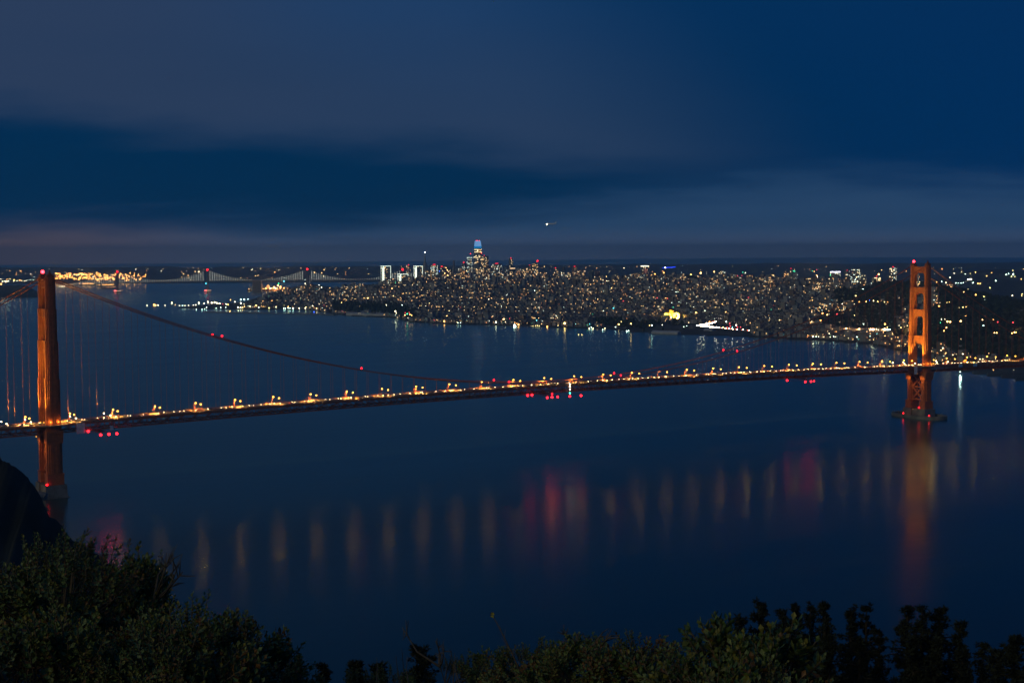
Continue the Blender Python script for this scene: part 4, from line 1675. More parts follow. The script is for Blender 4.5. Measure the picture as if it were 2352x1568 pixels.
# positions read off the photograph (4096 px wide)
PTS = [
    # wharf cluster at the left end
    (588, 1221, 'w', .9), (616, 1219, 'o', 2.2), (622, 1220, 'a', 1.5), (632, 1220, 'w', 1.1), (660, 1221, 'w', .9), (687, 1211, 'w', 1.7), (701, 1218, 'a', .9), (718, 1222, 'w', 1), (730, 1222, 'c', 1.2),
    (740, 1222, 'w', 1), (755, 1221, 'w', 1), (773, 1220, 'w', 1), (795, 1211, 'w', 1.9), (783, 1219, 'w', 1.2), (817, 1213, 'w', 1.3), (832, 1207, 'w', 1.6), (847, 1211, 'w', 2.0), (858, 1209, 'w', 2.0), (868, 1212, 'w', 2.0),
    (878, 1214, 'w', 1.7), (890, 1215, 'r', 1.1), (905, 1216, 'w', 1.5), (912, 1218, 'a', 1.2), (922, 1199, 'o', 1.1), (939, 1207, 'w', 1.4), (963, 1197, 'c', 1.5), (977, 1197, 'c', 1.8), (992, 1196, 'c', 1.3),
    (963, 1212, 'w', 2.0), (976, 1217, 'w', 1.6), (988, 1217, 'r', 1.3), (1000, 1220, 'r', 1.4), (1008, 1221, 'w', 1.7), (1016, 1221, 'w', 1.6), (1030, 1222, 'r', 1.3), (952, 1229, 'w', 1.7), (962, 1230, 'w', 1.7), (970, 1230, 'a', 1.5), (1000, 1225, 'w', 1.2),
    (1050, 1218, 'w', 1.2), (1062, 1218, 'y', 1.4), (1070, 1219, 'y', 1.2), (1035, 1229, 'c', 1.3), (1076, 1232, 'y', 1.7), (1087, 1211, 'w', 1.3), (1104, 1228, 'c', 1), (1135, 1233, 'c', 1.3), (1141, 1233, 'c', 1.2), (1153, 1232, 'c', 1.3), (1160, 1232, 'c', 1.2), (1172, 1233, 'c', 1.6),
    (1180, 1217, 'w', 1.2), (1197, 1233, 'w', 1.3), (1185, 1208, 'b', 1.3), (1224, 1228, 'y', 1.3), (1243, 1222, 'r', 1.5), (1250, 1224, 'w', 1.6), (1257, 1225, 'r', 1.4), (1262, 1226, 'w', 1.4), (1221, 1233, 'w', 1.3), (1266, 1234, 'w', 1.2), (1289, 1233, 'c', 1.4), (1297, 1222, 'r', 1.6), (1304, 1225, 'r', 1.4), (1256, 1247, 'b', 1.5),
    (920, 1243, 'a', 1.1), (919, 1247, 'o', .9), (785, 1237, 'c', 1), (808, 1237, 'c', 1), (818, 1236, 'c', .9), (826, 1229, 'c', 1.2), (865, 1233, 'c', 1), (883, 1230, 'c', 1), (903, 1229, 'c', 1),
    # hillside and gardens
    (1286, 1150, 'w', 1.4), (1302, 1150, 'w', 1.6), (1221, 1134, 'w', 1), (1276, 1140, 'w', 1), (1130, 1162, 'a', 1), (1376, 1200, 'a', 1.3), (1388, 1197, 'r', 1.3), (1394, 1198, 'y', 1.4), (1366, 1210, 'a', 1.1),
    (1443, 1197, 'a', 1.2), (1445, 1178, 'a', 1.3), (1465, 1185, 'a', 1), (1505, 1172, 'y', 1.6), (1530, 1161, 'b', 1.1), (1560, 1154, 'o', 1.6), (1568, 1154, 'a', 1.4), (1545, 1220, 'w', 1), (1592, 1209, 'w', .9), (1609, 1220, 'c', 1.2), (1626, 1219, 'c', 1.2), (1667, 1192, 'a', 1.4), (1673, 1193, 'a', 1.4), (1661, 1223, 't', .9),
    (1824, 1194, 'b', 1.5), (1870, 1183, 'c', 1.4), (1872, 1187, 'c', 1.2), (1853, 1190, 'w', 1.1), (1845, 1195, 'w', 1.1), (1865, 1202, 'r', 1), (1886, 1202, 'g', 1), (1916, 1206, 'r', 1), (1925, 1206, 'w', 1.3), (1934, 1205, 'c', 1.7), (1906, 1206, 'y', 1),
    (1742, 1224, 'a', 1.2), (1754, 1223, 'a', 1), (1771, 1227, 'a', 1.2),
    (1758, 1085, 'b', 1.2), (1779, 1093, 'a', 1.3), (1789, 1080, 'a', 1.2), (1790, 1101, 'a', 1),
    # marina shore
    (1525, 1251, 'y', 1.2), (1543, 1253, 'y', 1.2), (1582, 1245, 'w', 1.6), (1585, 1253, 'w', 1), (1462, 1242, 'a', 1), (1621, 1251, 'r', 1.2), (1629, 1255, 'g', 1.9), (1637, 1250, 'r', 1.1), (1620, 1260, 'a', 1.2), (1640, 1258, 'a', 1.2), (1647, 1261, 'a', 1.2),
    (1671, 1262, 'w', 1.2), (1667, 1273, 'r', 1.1), (1695, 1248, 'a', 1.8), (1685, 1249, 'a', 1.2), (1714, 1251, 'a', 1.3), (1718, 1246, 'w', 1.2), (1724, 1255, 'a', 1.4), (1709, 1275, 'c', 1.9), (1740, 1262, 'o', 1.3), (1732, 1267, 'w', 1.6), (1742, 1266, 'r', 1.6), (1754, 1265, 'a', 1.8), (1770, 1252, 'a', 1.5), (1778, 1250, 'a', 1.8), (1786, 1250, 'w', 1.7), (1793, 1247, 'a', 1.6), (1797, 1243, 'y', 1.2),
    (1787, 1265, 'a', 2), (1807, 1267, 'a', 1.5), (1825, 1267, 'a', 1.5), (1840, 1268, 'w', 1.1), (1852, 1269, 'a', 1.5), (1777, 1285, 'o', 1.9), (1858, 1278, 'a', 1.4), (1876, 1271, 'w', 1.6), (1883, 1266, 'w', 1.8), (1889, 1280, 'o', 1.2), (1828, 1289, 'y', 1), (1832, 1291, 'c', 1), (1842, 1291, 'c', .9),
    (1909, 1272, 'a', 1.6), (1920, 1279, 'a', 1.3), (1943, 1274, 'a', 1.6), (1960, 1273, 'o', 1.5), (1952, 1263, 'y', 1.4), (1962, 1265, 'y', 1.4), (1973, 1266, 'y', 1.2), (1980, 1276, 'a', 1.5), (1984, 1288, 'w', 1.8), (2000, 1281, 'a', 1.4), (2015, 1277, 'a', 2.3), (2041, 1279, 'a', 2.2), (2050, 1283, 't', 1.1), (2067, 1294, 'o', 1), (2082, 1284, 'a', 2.0), (2074, 1298, 'o', 1.8), (2092, 1280, 'a', 1.5), (2101, 1278, 'a', 1.2), (2058, 1299, 'c', 1.9), (2056, 1305, 'c', 1.9), (2062, 1304, 'c', 1.6), (2140, 1278, 'y', 1.3),
    (2125, 1304, 'y', 1), (2132, 1303, 'y', 1), (2143, 1302, 'y', 1.1), (2150, 1302, 'y', 1.1), (2157, 1303, 'y', 1.1), (2185, 1284, 'a', 1.5), (2188, 1290, 'a', 2), (2196, 1291, 'a', 1.5), (2213, 1287, 'a', 1.3), (2222, 1291, 'a', 1.9), (2232, 1302, 'y', 1.2), (2248, 1285, 'a', 1.5), (2259, 1293, 'a', 2.7), (2243, 1289, 'o', 1.5), (2189, 1306, 'o', 1.6), (2287, 1292, 'a', 1.5), (2291, 1295, 'o', 1.2), (2320, 1293, 'o', 1.3), (2337, 1280, 'a', 1.2),
    (2094, 1236, 'w', 2.0), (2104, 1236, 'w', 2.1), (2007, 1226, 'c', 1.7), (2024, 1223, 'c', 2.2), (2037, 1223, 'c', 1.4), (1993, 1227, 'c', 1.1), (2122, 1251, 't', 1.1), (2131, 1251, 'r', 1.3),
    (2160, 1164, 'c', 1.7), (2138, 1162, 'c', 1), (2122, 1157, 'w', 1.3), (2156, 1195, 'c', 1.1), (2175, 1210, 'o', 1.2),
    (2343, 1137, 'w', 1.3), (2318, 1153, 'a', 1.3), (2362, 1239, 'c', 1.9), (2334, 1227, 'c', 1.4), (2344, 1226, 'y', 1.3), (2355, 1227, 'y', 1.2), (2367, 1227, 'y', 1.2), (2454, 1233, 't', 1.8), (2438, 1209, 'c', 1.3), (2492, 1205, 'r', 2.3), (2511, 1214, 'o', 1.6), (2415, 1243, 'c', 1.2), (2502, 1240, 'o', 1.5), (2512, 1241, 'o', 1.4), (2551, 1244, 'a', 1.5), (2560, 1240, 'c', 1), (2570, 1240, 'c', 1.1), (2581, 1240, 'c', 1.3), (2595, 1240, 'a', 1.4), (2602, 1240, 'a', 1.1), (2615, 1236, 'c', 1.5),
    (2712, 1169, 'c', 2.0), (2704, 1168, 'c', 1.1), (2653, 1201, 'c', 1.3), (2700, 1243, 'w', 1.4), (2711, 1244, 'w', 1.2), (2516, 1110, 'c', 1.6), (2501, 1108, 'c', 1.2), (2427, 1124, 'w', 1.2), (2434, 1124, 'w', 1.2), (2411, 1106, 'a', 1.2), (2426, 1106, 'a', 1.1),
    (2620, 1096, 'o', 1.6), (2655, 1091, 'o', 1.7), (2764, 1098, 'a', 1.6), (2803, 1092, 'a', 2.7), (2857, 1087, 'a', 1.8), (2914, 1110, 'o', 1.6), (2968, 1102, 'r', 1.1), (2950, 1103, 'r', 1), (2971, 1089, 'g', 1.1), (2982, 1091, 'w', 1.1), (3024, 1112, 'y', 1.4), (3036, 1113, 'y', 1.2), (2753, 1126, 'a', 1.3), (3174, 1084, 'g', 1.2), (3179, 1085, 'g', 1.3),
    (3249, 1084, 'g', 1), (3257, 1086, 'o', 1), (3267, 1079, 'r', 1.1), (3411, 1079, 'a', 2.4), (3382, 1086, 'o', 1.3), (3515, 1097, 'a', 2.5), (3484, 1129, 'w', 1.4), (3489, 1131, 'w', 1.3), (3554, 1130, 'g', 1),
    # park and woods
    (2475, 1297, 'a', 1.7), (2524, 1295, 'a', 1.6), (2462, 1308, 'c', 1.2), (2485, 1286, 'y', 1), (2365, 1309, 'c', 1.3), (2357, 1313, 'w', 1.2), (2372, 1313, 'w', 1.1), (2411, 1318, 'c', 1.1), (2420, 1313, 'w', 1), (2507, 1324, 'c', 1.5), (2515, 1322, 'c', 1.1), (2607, 1301, 'c', 1.6), (2598, 1301, 'a', 1.1), (2649, 1299, 'w', 1), (2735, 1307, 'c', .9), (2747, 1304, 'c', .9),
    (2766, 1255, 'c', 1.9), (2764, 1248, 'c', 1.4), (2784, 1250, 'a', 1.4), (2813, 1251, 'w', 1.6), (2850, 1253, 'y', 1.7), (2859, 1253, 'a', 1.2), (2884, 1241, 'a', 1.3), (2855, 1238, 'a', 1.1), (2911, 1279, 'g', 1.6), (2905, 1287, 'c', 1.6), (2919, 1293, 'r', 1.4), (2921, 1304, 'r', 1.4), (2930, 1308, 't', 1.2), (2893, 1308, 'y', 1.3), (2908, 1309, 'r', 1.3), (2945, 1300, 'w', 1.5), (2950, 1308, 'r', 1.4), (2962, 1308, 'r', 1.2), (2959, 1284, 'a', 1.3), (2950, 1285, 'o', 1.2), (2838, 1287, 'o', 1.3), (2975, 1268, 'c', 1.3), (2908, 1260, 'r', 1.6), (2904, 1265, 'r', 1.3), (2903, 1248, 'a', 1.1),
    (3137, 1295, 'a', 1.6), (3152, 1295, 'o', 1.5), (3181, 1295, 'a', 1.8), (3173, 1305, 'o', 1.5), (3190, 1307, 'o', 1.5), (3119, 1303, 'g', 1.6), (3080, 1311, 'w', .9), (3092, 1311, 'w', .9), (3104, 1311, 'w', .9), (3119, 1311, 'w', .9), (3132, 1311, 'w', .9), (3077, 1273, 'w', 1.2), (3077, 1282, 'a', 1.2), (3118, 1280, 'y', 1.3), (3165, 1280, 'y', 1.3), (3028, 1315, 'w', 1),
    (3247, 1258, 'w', 1.9), (3241, 1258, 'w', 1.4), (3290, 1253, 'o', 1.7), (3309, 1259, 'a', 1.5), (3348, 1256, 'r', 2.0), (3282, 1281, 'o', 1.4), (3259, 1283, 'c', 1), (3418, 1261, 'y', 1), (3336, 1327, 'a', 1.1), (3344, 1328, 'o', 1.4), (3454, 1296, 'c', 1.2), (3540, 1296, 'o', 1.7), (3332, 1315, 'y', 1.4), (3368, 1314, 'y', 1), (3378, 1309, 'o', 1.4),
    (3480, 1318, 'a', 1.5), (3488, 1318, 'w', 1.5), (3496, 1318, 'w', 1.4), (3506, 1316, 'w', 1.2), (3514, 1320, 'w', 1), (3552, 1319, 'c', 2.0), (3546, 1319, 'c', 1.7), (3560, 1318, 'c', 1.3), (3549, 1309, 'y', 1.4), (3604, 1310, 'y', 1.3), (3635, 1311, 'c', 1.2),
    (3253, 1346, 'w', 1.5), (3265, 1347, 'c', 1), (3275, 1347, 'w', 1), (3335, 1346, 'c', 1.1), (3357, 1346, 'c', 1), (3382, 1345, 'c', 1.2), (3405, 1346, 'c', 1.2), (3428, 1347, 'c', 1.2), (3440, 1347, 'c', 1), (3464, 1346, 'c', 1.2), (3481, 1345, 'c', 1.2),
    (3465, 1206, 'a', 1.3), (3494, 1203, 'y', 1.8), (3511, 1206, 'a', 1.3), (3478, 1201, 'b', 1), (3437, 1207, 'o', 1.1), (3538, 1208, 'y', 1.2), (3551, 1208, 'o', 1), (3423, 1183, 'y', 1.6), (3452, 1156, 'c', 1.2), (3369, 1215, 'w', 1.1), (3306, 1204, 'a', 1),
    # right of the far tower
    (3757, 1209, 'a', 1.7), (3756, 1224, 'o', 1.8), (3738, 1228, 'w', 1.2), (3788, 1210, 'y', 1), (3798, 1208, 'o', 1), (3837, 1230, 'y', 1.1), (3852, 1229, 'y', 1.3), (3865, 1227, 'a', 1.1), (3766, 1277, 'w', 1.1), (3780, 1277, 'w', 1.1), (3790, 1286, 'a', 2), (3801, 1287, 'a', 1.9), (3843, 1284, 'a', 2), (3762, 1290, 'g', 1), (3786, 1310, 'a', 1.3), (3776, 1323, 'o', 1.5), (3930, 1279, 'a', 1.3), (3934, 1302, 'c', 1.6), (3863, 1263, 'o', 1.1), (3973, 1278, 'o', 1), (3991, 1288, 'r', 1.5), (4052, 1290, 'r', 1.9), (3978, 1331, 'a', 1.3), (3987, 1331, 'a', 1.3), (4048, 1332, 'a', 1.6), (4058, 1329, 'a', 1.6), (4064, 1329, 'a', 1.2),
    (3903, 1179, 'o', 1.8), (3936, 1186, 'y', 1.5), (3872, 1157, 'y', 1.4), (4000, 1191, 'a', 2), (4007, 1193, 'y', 1.8), (4050, 1182, 'w', 1.5), (4044, 1194, 'o', 1.7), (4036, 1193, 'o', 1.3), (4089, 1176, 'y', 1.4), (4087, 1183, 'y', 1.3), (3960, 1151, 'y', 1.6), (3855, 1168, 'a', 1.3), (3878, 1117, 'w', 2.2), (3884, 1117, 'w', 2.2), (3872, 1118, 'w', 1.8), (3892, 1131, 'c', 1.5), (3912, 1134, 'a', 1.5), (3921, 1134, 'a', 1.3), (3747, 1128, 'a', 1.4), (3767, 1126, 'c', 1.3), (3784, 1130, 'w', 1.3), (3824, 1132, 'c', 1), (3833, 1132, 'c', 1), (3844, 1132, 'c', 1), (3853, 1130, 'c', 1), (3800, 1110, 'w', 1.3), (3817, 1093, 'w', 1.2), (3861, 1096, 'c', 1), (3882, 1094, 'y', 1), (3902, 1089, 'a', 1.2), (3768, 1076, 'o', 1.2), (3847, 1088, 'y', 1), (4025, 1098, 'c', 1.5), (4035, 1095, 'c', 1.5), (4053, 1097, 'c', 2.1), (4046, 1106, 'y', 1.5), (4060, 1106, 'y', 1.3), (3983, 1123, 'c', 1.5), (3947, 1104, 'a', 1), (3967, 1091, 'o', 1), (4085, 1116, 'o', 1.4), (4052, 1082, 'y', 1.3),
    (3803, 1406, 'c', 1.5), (3803, 1417, 'c', 1.1), (3841, 1487, 'c', 1.5),
]
SMALL = []
for X_, Y, c, s in PTS:
    if s < 1.3 and X_ != 3841:
        if X_ < 1500 and Y > 1236:
            p = ground(px(X_), px(Y), 3.0)
        else:
            p = hit(px(X_), px(Y), 9.0)
            if forest_at(*uD(p.x, p.y)):
                p = hit(px(X_), px(Y), 26.0)
        SMALL.append((p, c, 1.0*s*(p-CAM).dot(FH)/5200))
        continue
    if X_ < 1500 and Y > 1236:
        g_ = ground(px(X_), px(Y), 3.0)
        city_lamp(px(X_), px(Y), c, s*.8, (g_-CAM).dot(FH))
    elif X_ == 3841:
        g_ = ground(px(X_), px(Y), 6.0)
        o = city_lamp(px(X_), px(Y), c, 1.2, (g_-CAM).dot(FH))
        lamp('POINT', 'lamp_light', 26000, (.75, 1.0, .9), o, (0, 0, 0), 1.5)
    else:
        city_lamp(px(X_), px(Y), c, s*(1.2 if Y > 1240 and c in 'aow' else .98))
print('lamps', len(PTS))

# the rest of the street lighting, too many to pick out, as one mass
rl = random.Random(9)
KEYS = list('ooooaaaaawwwyc') + ['r', 'g', 't', 'b']
cm = MB()
mats_ = [CG[c] for c in KEYS]
cnt = 0
while cnt < 950:
    u = rl.uniform(560, 2352)
    Ds = interp(u, SHORE)
    Dr = interp(u, RIDGE, 2)
    D = rl.uniform(Ds+20, Dr+150) if rl.random() < .75 else Ds+abs(rl.gauss(0, 160))+10
    if forest_at(u, D) and rl.random() > .05 or 1385 < u < 1730 and D-Ds < 560:
        continue
    p = fromuD(u, D)
    z = land(p.x, p.y)
    if z < 0:
        continue
    s = min(2.0, rl.lognormvariate(-.75, .45))
    r = 1.0*s*D/5200
    cm.ball((p.x, p.y, z+8+r), r, rl.randrange(len(KEYS)-1), 0)
    cm.box((p.x, p.y, z+4), (.3, .3, 8), len(KEYS))
    cnt += 1
for q in range(24):
    # rows of lamps along some of the straight streets climbing the slope
    i_ = rl.randrange(-26, 26)
    cl = rl.choice((2, 4, 4, 6, 8, 12))
    for j_ in range(-60, 60):
        p = org+GX*(i_*5*21+i_*17-19)+GY*(j_*48+rl.uniform(-4, 4))
        u, D = uD(p.x, p.y)
        if not 760 < u < 2050 or D < interp(u, SHORE)+80 or D > interp(u, RIDGE, 2)+40 or forest_at(u, D) or (1385 < u < 1730 and D-interp(u, SHORE) < 560) or rl.random() < .25:
            continue
        r = rl.uniform(.35, .75)*D/5200
        z = land(p.x, p.y)
        cm.ball((p.x, p.y, z+11), r, cl, 0)
        cm.box((p.x, p.y, z+5.3), (.3, .3, 10.6), len(KEYS))
for p, c, r in SMALL:
    cm.ball(p, r, KEYS.index(c), 1)
    cm.box((p.x, p.y, p.z-5), (.3, .3, 9.5), len(KEYS))
tag(cm.build('street_lighting', mats_+[DARKM]), 'countless small street lamps over the city', kind='stuff')

# far shore lights
cm = MB()
for q in range(240):
    u = rl.uniform(0, 1500) if q < 200 else rl.uniform(1350, 2352)
    D = rl.uniform(12100, 16400)
    p = fromuD(u, D)
    s = min(1.8, rl.lognormvariate(-.62, .45))
    cm.ball((p.x, p.y, east(u, D)+8), 2.0*s*D/9000, rl.randrange(len(KEYS)-4), 0)
tag(cm.build('far_shore_lighting', mats_), 'scattered small lights along the far shore of the bay', kind='stuff')
# port: dense orange yard lights, individually placed
rp = random.Random(31)
for q in range(210):
    u = 126+rp.betavariate(1.2, 1.6)*215
    t = (u-126)/215
    v = 627+rp.random()*15+t*6*rp.random()-1
    p = at(u, v, 11900+rp.uniform(0, 600))
    key = ('port', rp.randrange(4))
    if key not in LM:
        m = MB()
        m.ball((0, 0, 0), (2.0, 2.5, 3.1, 1.7)[key[1]], 0, 1)
        m.bar((0, 0, -26), (0, 0, -2), .9, None, 1)
        LM[key] = m.mesh('yard_lamp', [glow('port_orange', (1.0, .38, .075), 24), DARKM])
    o = link('yard_lamp', LM[key], None, p)
    tag(o, 'bright orange yard lamp in the packed port lights behind the far bridge', 'yard lamp', 'orange port yard lamps')
for X_, Y, c, s in ((4, 1136, 'o', 2.6), (10, 1126, 'w', 1.6), (20, 1124, 'w', 1.6), (28, 1125, 'w', 1.5), (34, 1124, 'c', 1.4), (22, 1128, 'w', 1.6), (54, 1125, 'c', 1.2), (57, 1119, 'a', 1.6), (68, 1123, 'c', 1.3), (78, 1120, 'o', 1.7), (86, 1123, 'w', 1.2), (99, 1124, 'w', 1.2), (3, 1116, 'w', 1.2), (40, 1115, 'y', 1.3), (27, 1117, 'o', 1.3), (133, 1119, 'c', 1.1), (122, 1096, 'w', 1), (107, 1121, 'c', 1), (121, 1119, 'c', .9), (296, 1099, 'w', 1.1), (311, 1100, 'w', 1.2), (316, 1100, 'w', 1.1), (331, 1098, 'w', 1.1), (343, 1097, 'w', 1.1), (327, 1079, 'w', .9)):
    city_lamp(px(X_), px(Y), c, s*.75, 8500 if X_ < 200 else 13000)

# ------------------------------------------------------------------ woods (uncountable)
ff = MB()
rw = random.Random(4)
cnt = 0
tries = 0
while cnt < 3600 and tries < 60000:
    tries += 1
    u = rw.choice((rw.uniform(765, 955), rw.uniform(1365, 1575), rw.uniform(1880, 2420), rw.uniform(1880, 2420), rw.uniform(1880, 2420), rw.uniform(2000, 2420), rw.uniform(1515, 1600)))
    Ds = interp(u, SHORE)
    D = rw.uniform(Ds+60, interp(u, RIDGE, 2)+250)
    if not forest_at(u, D):
        continue
    p = fromuD(u, D)
    z = land(p.x, p.y)
    if z < 0:
        continue
    r = rw.uniform(5, 9.5)
    hgt = rw.uniform(1.0, 1.6)
    ff.ball((p.x, p.y, z+r*hgt*.75), r, 0, 0, (1, 1, hgt), .28, rw)
    cnt += 1
# street trees between the houses
for q in range(900):
    u = rw.uniform(600, 1950)
    Ds = interp(u, SHORE)
    D = rw.uniform(Ds+40, interp(u, RIDGE, 2)+50)
    if 1575 < u < 1730 and D-Ds < 600:
        continue
    p = fromuD(u, D)
    r = rw.uniform(3, 6)
    ff.ball((p.x, p.y, land(p.x, p.y)+r), r, 0, 0, (1, 1, 1.2), .25, rw)
tag(ff.build('forest', mat('dark_foliage', (.028, .04, .024), .95, .4, .08)), 'dark wooded hills and parks of the city shore', kind='stuff')

# ------------------------------------------------------------------ bend of lit highway full of cars
HLB = MB()
HLB.ball((2.3, 0, .8), .75, 0, 1, (.5, 1, .8))
HLBM = HLB.mesh('headlight', [glow('headlight_glow_far', (1.0, .74, .48), 90)])
TLB = MB()
TLB.ball((2.3, 0, .8), .42, 0, 1, (.5, 1, .8))
TLBM = TLB.mesh('taillight', [glow('taillight_glow_far', (1.0, .10, .06), 26)])
ROADP = [(2990, 1322), (2930, 1317), (2870, 1311), (2830, 1307), (2806, 1304), (2794, 1303), (2805, 1301), (2830, 1297), (2858, 1288), (2876, 1279), (2890, 1270), (2902, 1264), (2909, 1259)]
RW = []
for X_, Y in ROADP:
    RW.append(hit(px(X_), px(Y), 7.0))
m_ = MB()
for a, c in zip(RW, RW[1:]):
    m_.bar(a-Vector((0, 0, .8)), c-Vector((0, 0, .8)), 17, 1.4)
    m_.box((a.x, a.y, a.z-8), (3, 3, 14))
tag(m_.build('highway', ASPH), 'raised highway bending along the shore', kind='structure')
seg = []
for a, c in zip(RW, RW[1:]):
    seg.append((a, c, (c-a).length))
tot = sum(s_[2] for s_ in seg)
rk = random.Random(12)
dpos = 0.0
while dpos < tot:
    q = dpos
    for a, c, L_ in seg:
        if q <= L_:
            break
        q -= L_
    p = a.lerp(c, min(1, q/L_))
    dr = (c-a).normalized()
    bright = any((p-RW[j]).length < 60 for j in (3, 4, 5, 6, 7))
    nrm = Vector((-dr.y, dr.x, 0))
    for lane in ((-5.5, -2, 2, 5.5) if bright else (-3.5, 3.5)):
        ci = rk.randrange(5)
        o = link('car', CARM[ci], None, p+nrm*lane+Vector((0, 0, .1)))
        # facing the strait
        toc = Vector((CAM.x-p.x, CAM.y-p.y, 0)).normalized()
        fwd_ = dr if dr.dot(toc) > 0 else -dr
        red = lane > 3 and not bright and rk.random() < .7 or p.x < RW[1].x and rk.random() < .3
        o.rotation_euler = (0, 0, math.atan2(fwd_.y, fwd_.x) if not red else math.atan2(-fwd_.y, -fwd_.x))
        tag(o, '%s car on the bright bend of the shore highway' % CN[ci], 'car', '%s cars on the shore highway' % CN[ci])
        for yy in (-.62, .62):
            if red:
                l_ = link('taillight', TLBM, o, (-4.6, yy, 0))
            else:
                link('headlight', HLBM, o, (0, yy, 0))
    dpos += 17 if bright else 24

# lit retaining wall with bays, left of the far tower, and the pale wall far right
for u0, u1, v, lab, nl_ in ((1900, 2106, 757.5, 'long wall washed by orange lamps behind the far bridge tower', 7), (2322, 2380, 766.5, 'orange lit wall at the right edge of the picture', 3)):
    a, c = hit(u0, v, 4), hit(u1, v+1.0, 4)
    wl_ = empty('road_wall', a, lab, 'wall')
    m_ = MB()
    m_.bar((0, 0, -2), (c-a)+Vector((0, 0, -2)), 2, 15)
    m_.build('wall_face', mat('road_wall_concrete', (.38, .33, .29), .85, .15, .1), wl_)
    tdir = (c-a).normalized()
    for q in range(nl_):
        f_ = (q+.5)/nl_
        p_ = (c-a)*f_
        toc = Vector((CAM.x-a.x, CAM.y-a.y, 0)).normalized()
        lamp('POINT', 'wall_light', 42000, (1.0, .50, .20), wl_, tuple(p_+toc*9+Vector((0, 0, 3))), .6)

# low pier sheds and hangars on the shore
SHED = mat('shed_wall', (.40, .42, .46), .8, .15, .1)
for u0, u1, v, hgt, lab in ((785, 850, 719, 9, 'long pale pier shed left of the dark gardens'), (800, 905, 723, 8, 'second pale pier shed with dim lights below the gardens'), (860, 935, 720, 8, 'short pier shed at the foot of the dark gardens'),
                            (2140, 2172, 786, 8, 'pale domed shed right of the far bridge tower'), (2205, 2225, 790, 7, 'pale gabled shed near the right edge'), (1620, 1640, 760, 6, 'low grey shed under the bright highway bend'), (1500, 1560, 764, 5, 'low pale shed on the beach below the park')):
    a, c = ground(u0, v, 3), ground(u1, v+(u1-u0)*.03, 3)
    L_ = (c-a)
    o = empty('shed', (a+c)/2, lab, 'shed')
    X = L_.normalized()
    Yv = Vector((-X.y, X.x, 0))
    m_ = MB()
    m_.box((0, 0, hgt/2-2), (L_.length, 22, hgt), 0, X, Yv, Vector((0, 0, 1)))
    m_.build('wall', SHED, o)
    m_ = MB()
    hx, z0 = L_.length/2, hgt-1.98
    vs = [X*-hx-Yv*12, X*hx-Yv*12, X*hx+Yv*12, X*-hx+Yv*12, X*-hx+Vector((0, 0, 4)), X*hx+Vector((0, 0, 4))]
    m_.add([p_+Vector((0, 0, z0)) for p_ in vs], [(0, 1, 5, 4), (2, 3, 4, 5), (0, 4, 3), (1, 2, 5), (3, 2, 1, 0)])
    m_.build('roof', SHED, o)

# ------------------------------------------------------------------ far suspension bridge with light strands
DB = 9232.0
BB = empty('suspension_bridge', (0, 0, 0), 'distant grey suspension bridge strung with white lights across the bay', 'bridge')
STEEL = mat('grey_bridge_steel', (.16, .17, .18), .6)
G_STR = glow('strand_light', (.95, 1.0, .82), 1.6)
TU = [271, 478, 707, 926]
TOPV = [624, 619.5, 618, 619]


def bb(u, z):
    p = fromuD(u, DB)
    return Vector((p.x, p.y, z))


def bbv(u, v):
    return at(u, v, DB).z


deck_tab = [(100, 657), (190, 653), (271, 649.5), (375, 646.5), (478, 645), (590, 643.5), (707, 642.5), (820, 642), (926, 641.5), (1010, 642)]
m_ = MB()
for i in range(100, 1010, 10):
    a, c = bb(i, bbv(i, interp(i, deck_tab)+1)), bb(i+10, bbv(i+10, interp(i+10, deck_tab)+1))
    m_.bar(a, c, 20, 5)
m_.build('deck', STEEL, BB)
for u, tv in zip(TU, TOPV):
    zt = bbv(u, tv+2)
    T = bpy.data.objects.new('tower', None)
    COL.objects.link(T)
    T.parent = BB
    T.location = bb(u, 0)
    zd = bbv(u, interp(u, deck_tab))
    for sg in (-1, 1):
        m_ = MB()
        m_.box(RH*0+FH*sg*10+Vector((0, 0, zt/2)), (9, 6, zt), 0, RH, FH)
        m_.build('leg', STEEL, T)
    m_ = MB()
    for q in range(3):
        z0 = zd+(zt-zd)*q/3
        z1 = zd+(zt-zd)*(q+1)/3
        m_.bar(FH*-10+Vector((0, 0, z0)), FH*10+Vector((0, 0, z1)), 3)
        m_.bar(FH*10+Vector((0, 0, z0)), FH*-10+Vector((0, 0, z1)), 3)
    m_.build('cross_brace', STEEL, T)
    m_ = MB()
    m_.box((0, 0, 5), (30, 40, 10))
    m_.build('pier', CONC, T)
    m_ = MB()
    m_.ball((0, 0, zt+5), 6.0, 0, 1)
    m_.bar((0, 0, zt), (0, 0, zt+4), 1.5)
    m_.build('red_beacon', G_RED, T)
    m_ = MB()
    m_.box(RH*9-FH*22+Vector((0, 0, 11)), (34, 1.5, 2.6), 0, RH, FH)
    m_.build('fender_light', glow('fender_light_glow', (1.0, .62, .38), 1.6), T)
    m_ = MB()
    m_.ball(RH*-9-FH*24+Vector((0, 0, 11)), 4.2, 0, 1, (1.8, 1.8, .9))
    m_.build('red_fender_light', glow('fender_red', (1.0, .12, .10), 6), T)
# anchorage between the two suspended halves
m_ = MB()
p_ = bb(592, 0)
m_.box((p_.x, p_.y, 36), (56, 40, 72), 0, RH, FH)
m_.build('anchorage', CONC, BB)


def bbc(u):
    # cable picture height: sags between the towers
    ends = [(140, 655, 271, 624, 4), (271, 624, 478, 619.5, 21.5), (478, 619.5, 590, 642.5, 6), (590, 642.5, 707, 618, 6), (707, 618, 926, 619, 23.0), (926, 619, 1010, 640, 4)]
    for a, va, c, vc, sag in ends:
        if a <= u <= c:
            t = (u-a)/(c-a)
            return va+(vc-va)*t+sag*4*t*(1-t)
    return 645


